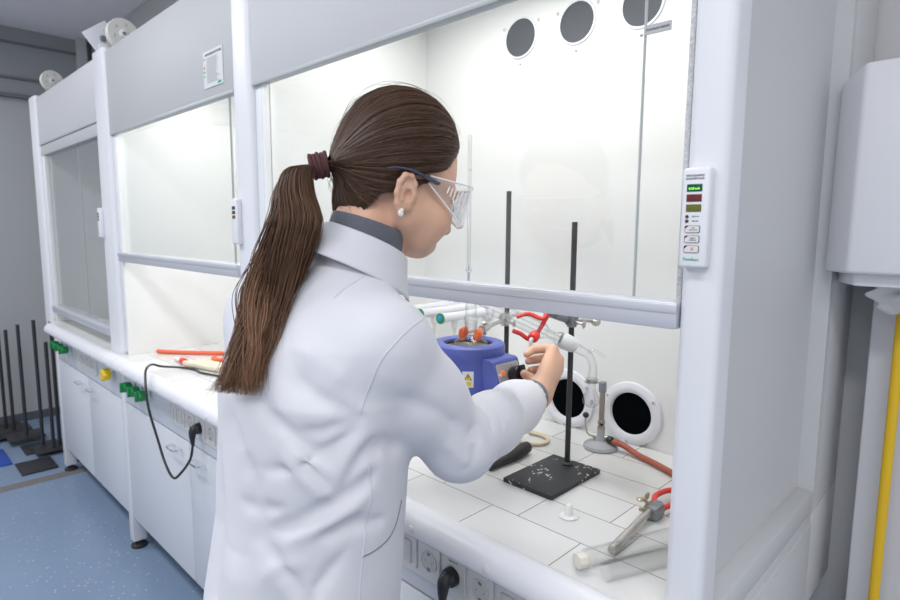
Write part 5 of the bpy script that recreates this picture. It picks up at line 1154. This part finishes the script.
# under-layer: a closed-looking shell so that no scalp shows between strands
na, nb = 180, 40
PHI, S_ = np.meshgrid(np.linspace(-PI, PI, na), np.linspace(0.0, 0.985, nb), indexing='ij')
lift = 0.0115*np.sin(np.clip(S_*1.05, 0, 1)*PI)**0.6+0.0018
sh = scalp(PHI, S_, lift+0.0012*noise1(PHI, 3, 9)*np.sin(S_*PI))
me = bpy.data.meshes.new('hair'); fid = np.arange(na*nb).reshape(na, nb)
ff = np.stack((fid[:-1, :-1], fid[1:, :-1], fid[1:, 1:], fid[:-1, 1:]), -1).reshape(-1, 4)
me.from_pydata(sh.reshape(-1, 3).tolist(), [], ff.tolist()); me.polygons.foreach_set('use_smooth', [True]*len(me.polygons))
cc = np.ones((na*nb, 4), np.float32); cc[:, :3] = (0.030, 0.017, 0.012)
me.attributes.new('strand_colour', 'FLOAT_COLOR', 'POINT').data.foreach_set('color', cc.ravel()); me.materials.append(M_HAIR)
hair = link('hair', me, person)
N1, M1 = 3400, 26
phi = rng.uniform(-PI, PI, N1)[:, None]; start = np.where(rng.random(N1) < 0.65, rng.uniform(0.965, 1.02, N1), rng.uniform(0.45, 1, N1))[:, None]
u_ = np.linspace(0, 1, M1)[None, :]; s_ = start*(1-u_)
bend = rng.normal(0, 0.035, N1)[:, None]*np.sin(u_*PI)+0.05*noise1(phi, 9, 3)*np.sin(u_*PI)
ph = phi+bend
off = (0.0115*np.sin(np.clip(s_*1.05, 0, 1)*PI)**0.6+0.0022)+rng.uniform(0, 0.0018, N1)[:, None]+0.0018*noise1(ph, 3, 9)*np.sin(s_*PI)
P1 = scalp(ph, s_, off)
tone = (0.55+0.35*(noise1(phi, 21, 14)*0.5+0.5)+rng.normal(0, 0.16, N1)[:, None]).clip(0.3, 1.6)
base = np.array((0.088, 0.048, 0.031)); hi_ = np.array((0.190, 0.108, 0.068))
colr = base*tone[..., None]+(hi_-base)*(rng.random((N1, 1)) < 0.10)[..., None]*0.6
colr = np.broadcast_to(colr, (N1, M1, 3))
rad = np.full((N1, M1), 0.00052)*(1-0.35*(s_/start > 0.97))
strands('hair_strands', P1, rad, colr, hair)
# flyaways
N3 = 110
phi = rng.uniform(-PI, PI, N3)[:, None]; s_ = rng.uniform(0.5, 1.0, N3)[:, None]*(1-0.75*u_)
off = 0.012+rng.uniform(0.003, 0.012, N3)[:, None]*np.sin(u_*PI)*1.0
strands('flyaway_hair', scalp(phi+0.25*np.sin(u_*PI)*rng.normal(0, 1, N3)[:, None], s_, off), np.full((N3, M1), 0.00022), np.broadcast_to(base*1.3, (N3, M1, 3)), hair)
# elastic hair tie, wound four times
tw = HC+HR*TIE[0]+HF*TIE[1]+HU*TIE[2]
TD = np.array((-0.55, -0.78, -0.22)); TD /= np.linalg.norm(TD)      # the way the tail leaves the head
ax1 = np.cross(TD, (0, 0, 1)); ax1 /= np.linalg.norm(ax1); ax2 = np.cross(TD, ax1)
ht = MB()
for k in range(5):
    c_ = tw+TD*(0.002+0.0048*k); wob = [0.001, -0.0005, 0.0012, -0.0002, 0.0008][k]
    ht.tube([tuple(c_+(ax1*math.cos(a)+ax2*math.sin(a))*(0.0150+wob)+TD*0.001*math.sin(a+k)) for a in np.linspace(0, 2*PI, 29)[:-1]], 0.0030, 8, closed=True)
ht.build('hair_tie', mat('maroon_elastic', (0.085, 0.030, 0.032), 0.85, var=0.2, vscale=300, bump=0.6, bscale=900), hair)
# ponytail
t0_ = tw+TD*0.012
CTR = [tuple(t0_-TD*0.02), tuple(t0_), (-0.712, -0.338, 1.516), (-0.704, -0.352, 1.487), (-0.686, -0.362, 1.449), (-0.698, -0.376, 1.402), (-0.712, -0.393, 1.354), (-0.706, -0.414, 1.315), (-0.690, -0.434, 1.284), (-0.680, -0.448, 1.256), (-0.678, -0.456, 1.236)]
WID = [0.011, 0.011, 0.020, 0.027, 0.035, 0.038, 0.039, 0.034, 0.029, 0.024, 0.018]
THK = [0.011, 0.011, 0.018, 0.022, 0.024, 0.022, 0.020, 0.018, 0.015, 0.011, 0.008]
M2 = 64; cs = np.array([tuple(p) for p in spline([V(p) for p in CTR], 7)]); tt = np.linspace(0, 1, len(cs))
def ct(t): return np.stack([np.interp(t, tt, cs[:, i]) for i in range(3)], -1)
N2 = 3000
ncl = 36; cid = rng.integers(0, ncl, N2); ca = rng.uniform(0, 2*PI, ncl); cr_ = np.sqrt(rng.uniform(0, 1, ncl))
ax_, ay_ = cr_*np.cos(ca), cr_*np.sin(ca)
L = np.minimum(rng.uniform(0.74, 1.02, N2), 1.0)*np.where(rng.random(N2) < 0.12, rng.uniform(0.75, 1, N2), 1); L = L[:, None]
uu = np.linspace(0, 1, M2)[None, :]; tq = uu*L
k = np.linspace(0, 1, len(WID)); wd = np.interp(tq, k, WID); th = np.interp(tq, k, THK)
tight = np.clip(tq*1.3, 0, 1)*0.72
ra_ = np.sqrt(rng.uniform(0, 1, N2)); rt = rng.uniform(0, 2*PI, N2)
sx_, sy_ = (ra_*np.cos(rt))[:, None], (ra_*np.sin(rt))[:, None]
X_ = sx_*(1-tight)+(ax_[cid][:, None]+sx_*0.16)*tight; Y_ = sy_*(1-tight)+(ay_[cid][:, None]+sy_*0.16)*tight
phs = rng.uniform(0, 2*PI, ncl)[cid][:, None]; frq = rng.uniform(7, 12, ncl)[cid][:, None]; amp = rng.uniform(0.15, 0.48, ncl)[cid][:, None]
X_ = X_+amp*np.sin(frq*tq+phs+rng.normal(0, 0.25, N2)[:, None])*np.clip(tq*1.6, 0, 1); Y_ = Y_+amp*0.8*np.cos(frq*tq*0.9+phs)*np.clip(tq*1.6, 0, 1)
X_ = X_+0.07*np.sin(21*tq+2.1*phs)*np.clip(tq*2-0.3, 0, 1)+0.05*np.sin(9*tq+1.0)*np.clip(tq*2, 0, 1)
lat = np.array((0.88, 0.47, 0.0)); lat /= np.linalg.norm(lat); dep = np.array((0.47, -0.88, 0.12)); dep /= np.linalg.norm(dep)
P2 = ct(tq)+X_[..., None]*wd[..., None]*lat+Y_[..., None]*th[..., None]*dep
stray = (rng.random(N2) < 0.03)[:, None, None]*(np.clip(tq-0.15, 0, 1)**1.3)[..., None]*(rng.normal(0, 0.018, N2)[:, None, None]*lat+np.abs(rng.normal(0, 0.012, N2))[:, None, None]*dep)
flick = (np.clip(tq-0.78, 0, 1)**1.3*0.10)[..., None]*np.where(ax_[cid] < 0.1, rng.uniform(0.2, 1.0, ncl)[cid], 0.0)[:, None, None]*(-lat)
P2 = P2+stray+flick
fray = (np.clip(tq-0.72, 0, 1)*1.0)[..., None]*rng.normal(0, 0.018, N2)[:, None, None]*lat+(np.clip(tq-0.70, 0, 1)*0.05)[..., None]*rng.normal(0, 1, ncl)[cid][:, None, None]*lat
P2 = P2+fray
tone = (0.75+0.26*rng.normal(0, 1, ncl)[cid][:, None]+rng.normal(0, 0.13, N2)[:, None]).clip(0.35, 1.7)*np.ones((1, M2))
tip = (np.clip(tq*1.15, 0, 1)**1.3)[..., None]
c2 = (np.array((0.105, 0.057, 0.036))*(1-tip)+np.array((0.235, 0.125, 0.070))*tip)*tone[..., None]
# keep the tail outside the coat
flat = P2.reshape(-1, 3)
for i in np.nonzero(flat[:, 2] < 1.40)[0]:
    loc, nor, _, d_ = CT.find_nearest(V(flat[i]), 0.03)
    if loc is not None:
        sd = (V(flat[i])-loc).dot(nor)
        if sd < 0.002: flat[i] = np.array(loc+nor*(0.002+0.15*abs(sd)))
P2 = flat.reshape(P2.shape)
strands('ponytail', P2, 0.00055*(1-0.75*np.clip((uu-0.75)/0.25, 0, 1))*np.ones((N2, 1)), c2, hair)
# ------------------------------------------------------------------ safety glasses
gl = thing('safety_glasses', 'clear plastic safety glasses with dark temples worn by the woman', 'safety glasses', tuple(Hp(0, 0.10, 0.01)))
M_PC = glass('clear_plastic', (0.97, 0.97, 0.97), (0.88, 0.885, 0.89), blend=0.35, refl=2.0)
M_PCE = mat('clear_plastic_edge', (0.80, 0.80, 0.82), 0.15)
def gsheet(name, fn, na, nb, m, parent, thick=0.0018):
    return sheet(name, lambda u, v: Hp(*fn(u, v)), na, nb, m, parent, thick)
def shield_xy(v_):  # side edge from the front lens back to the temple hinge
    return 0.0715+0.006*v_, 0.094-0.072*v_
def lens(u, v):
    a = (u*2-1); x = 0.0705*a; y = 0.118-0.024*abs(a)**2.6; top = 0.032-0.004*abs(a)**2; bot = -0.028+0.010*(1-min(1, abs(a)*3.2))
    return (x, y, bot+(top-bot)*v+0.014)
gsheet('lens', lens, 41, 9, M_PC, gl)
MB().tube([tuple(Hp(*lens(u, 1))) for u in np.linspace(0, 1, 31)], 0.0018, 6).build('brow_rim', M_PCE, gl)
MB().tube([tuple(Hp(*lens(u, 0))) for u in np.linspace(0, 1, 31)], 0.0013, 6).build('lower_rim', M_PCE, gl)
for s in (-1, 1):
    def side(u, v, s=s):
        x, y = shield_xy(u); top = 0.028-0.006*u; bot = -0.030+0.042*u
        return (s*x, y, bot+(top-bot)*v+0.014-0.004*u)
    sd_ = gsheet('side_shield', side, 11, 7, M_PC, gl)
    MB().tube([tuple(Hp(*side(u, 0))) for u in np.linspace(0, 1, 9)], 0.0012, 6).tube([tuple(Hp(*side(u, 1))) for u in np.linspace(0, 1, 9)], 0.0012, 6).tube([tuple(Hp(*side(0, v))) for v in np.linspace(0, 1, 5)], 0.0014, 6).build('shield_rim', M_PCE, sd_)
    for i in range(6):
        u = 0.12+0.085*i; p0 = side(u, 0.28+0.03*i); p1 = side(u-0.02, 0.80-0.01*i)
        MB().tube([tuple(Hp(p0[0]+s*0.001, p0[1], p0[2])), tuple(Hp(p1[0]+s*0.001, p1[1], p1[2]))], 0.0012, 6).build('vent_louvre', mat('louvre_plastic', (0.72, 0.70, 0.70), 0.2), sd_)
    MB().tube([tuple(Hp(s*0.0785, 0.036, 0.026)), tuple(Hp(s*0.0815, 0.014, 0.027)), tuple(Hp(s*0.0835, -0.010, 0.028)), tuple(Hp(s*0.0850, -0.032, 0.024)), tuple(Hp(s*0.0840, -0.046, 0.018))], [0.0060, 0.0058, 0.0050, 0.0038, 0.0020], 10, smooth=5, scale=0.4).build('temple', mat('smoke_temple', (0.07, 0.085, 0.12), 0.25), gl)
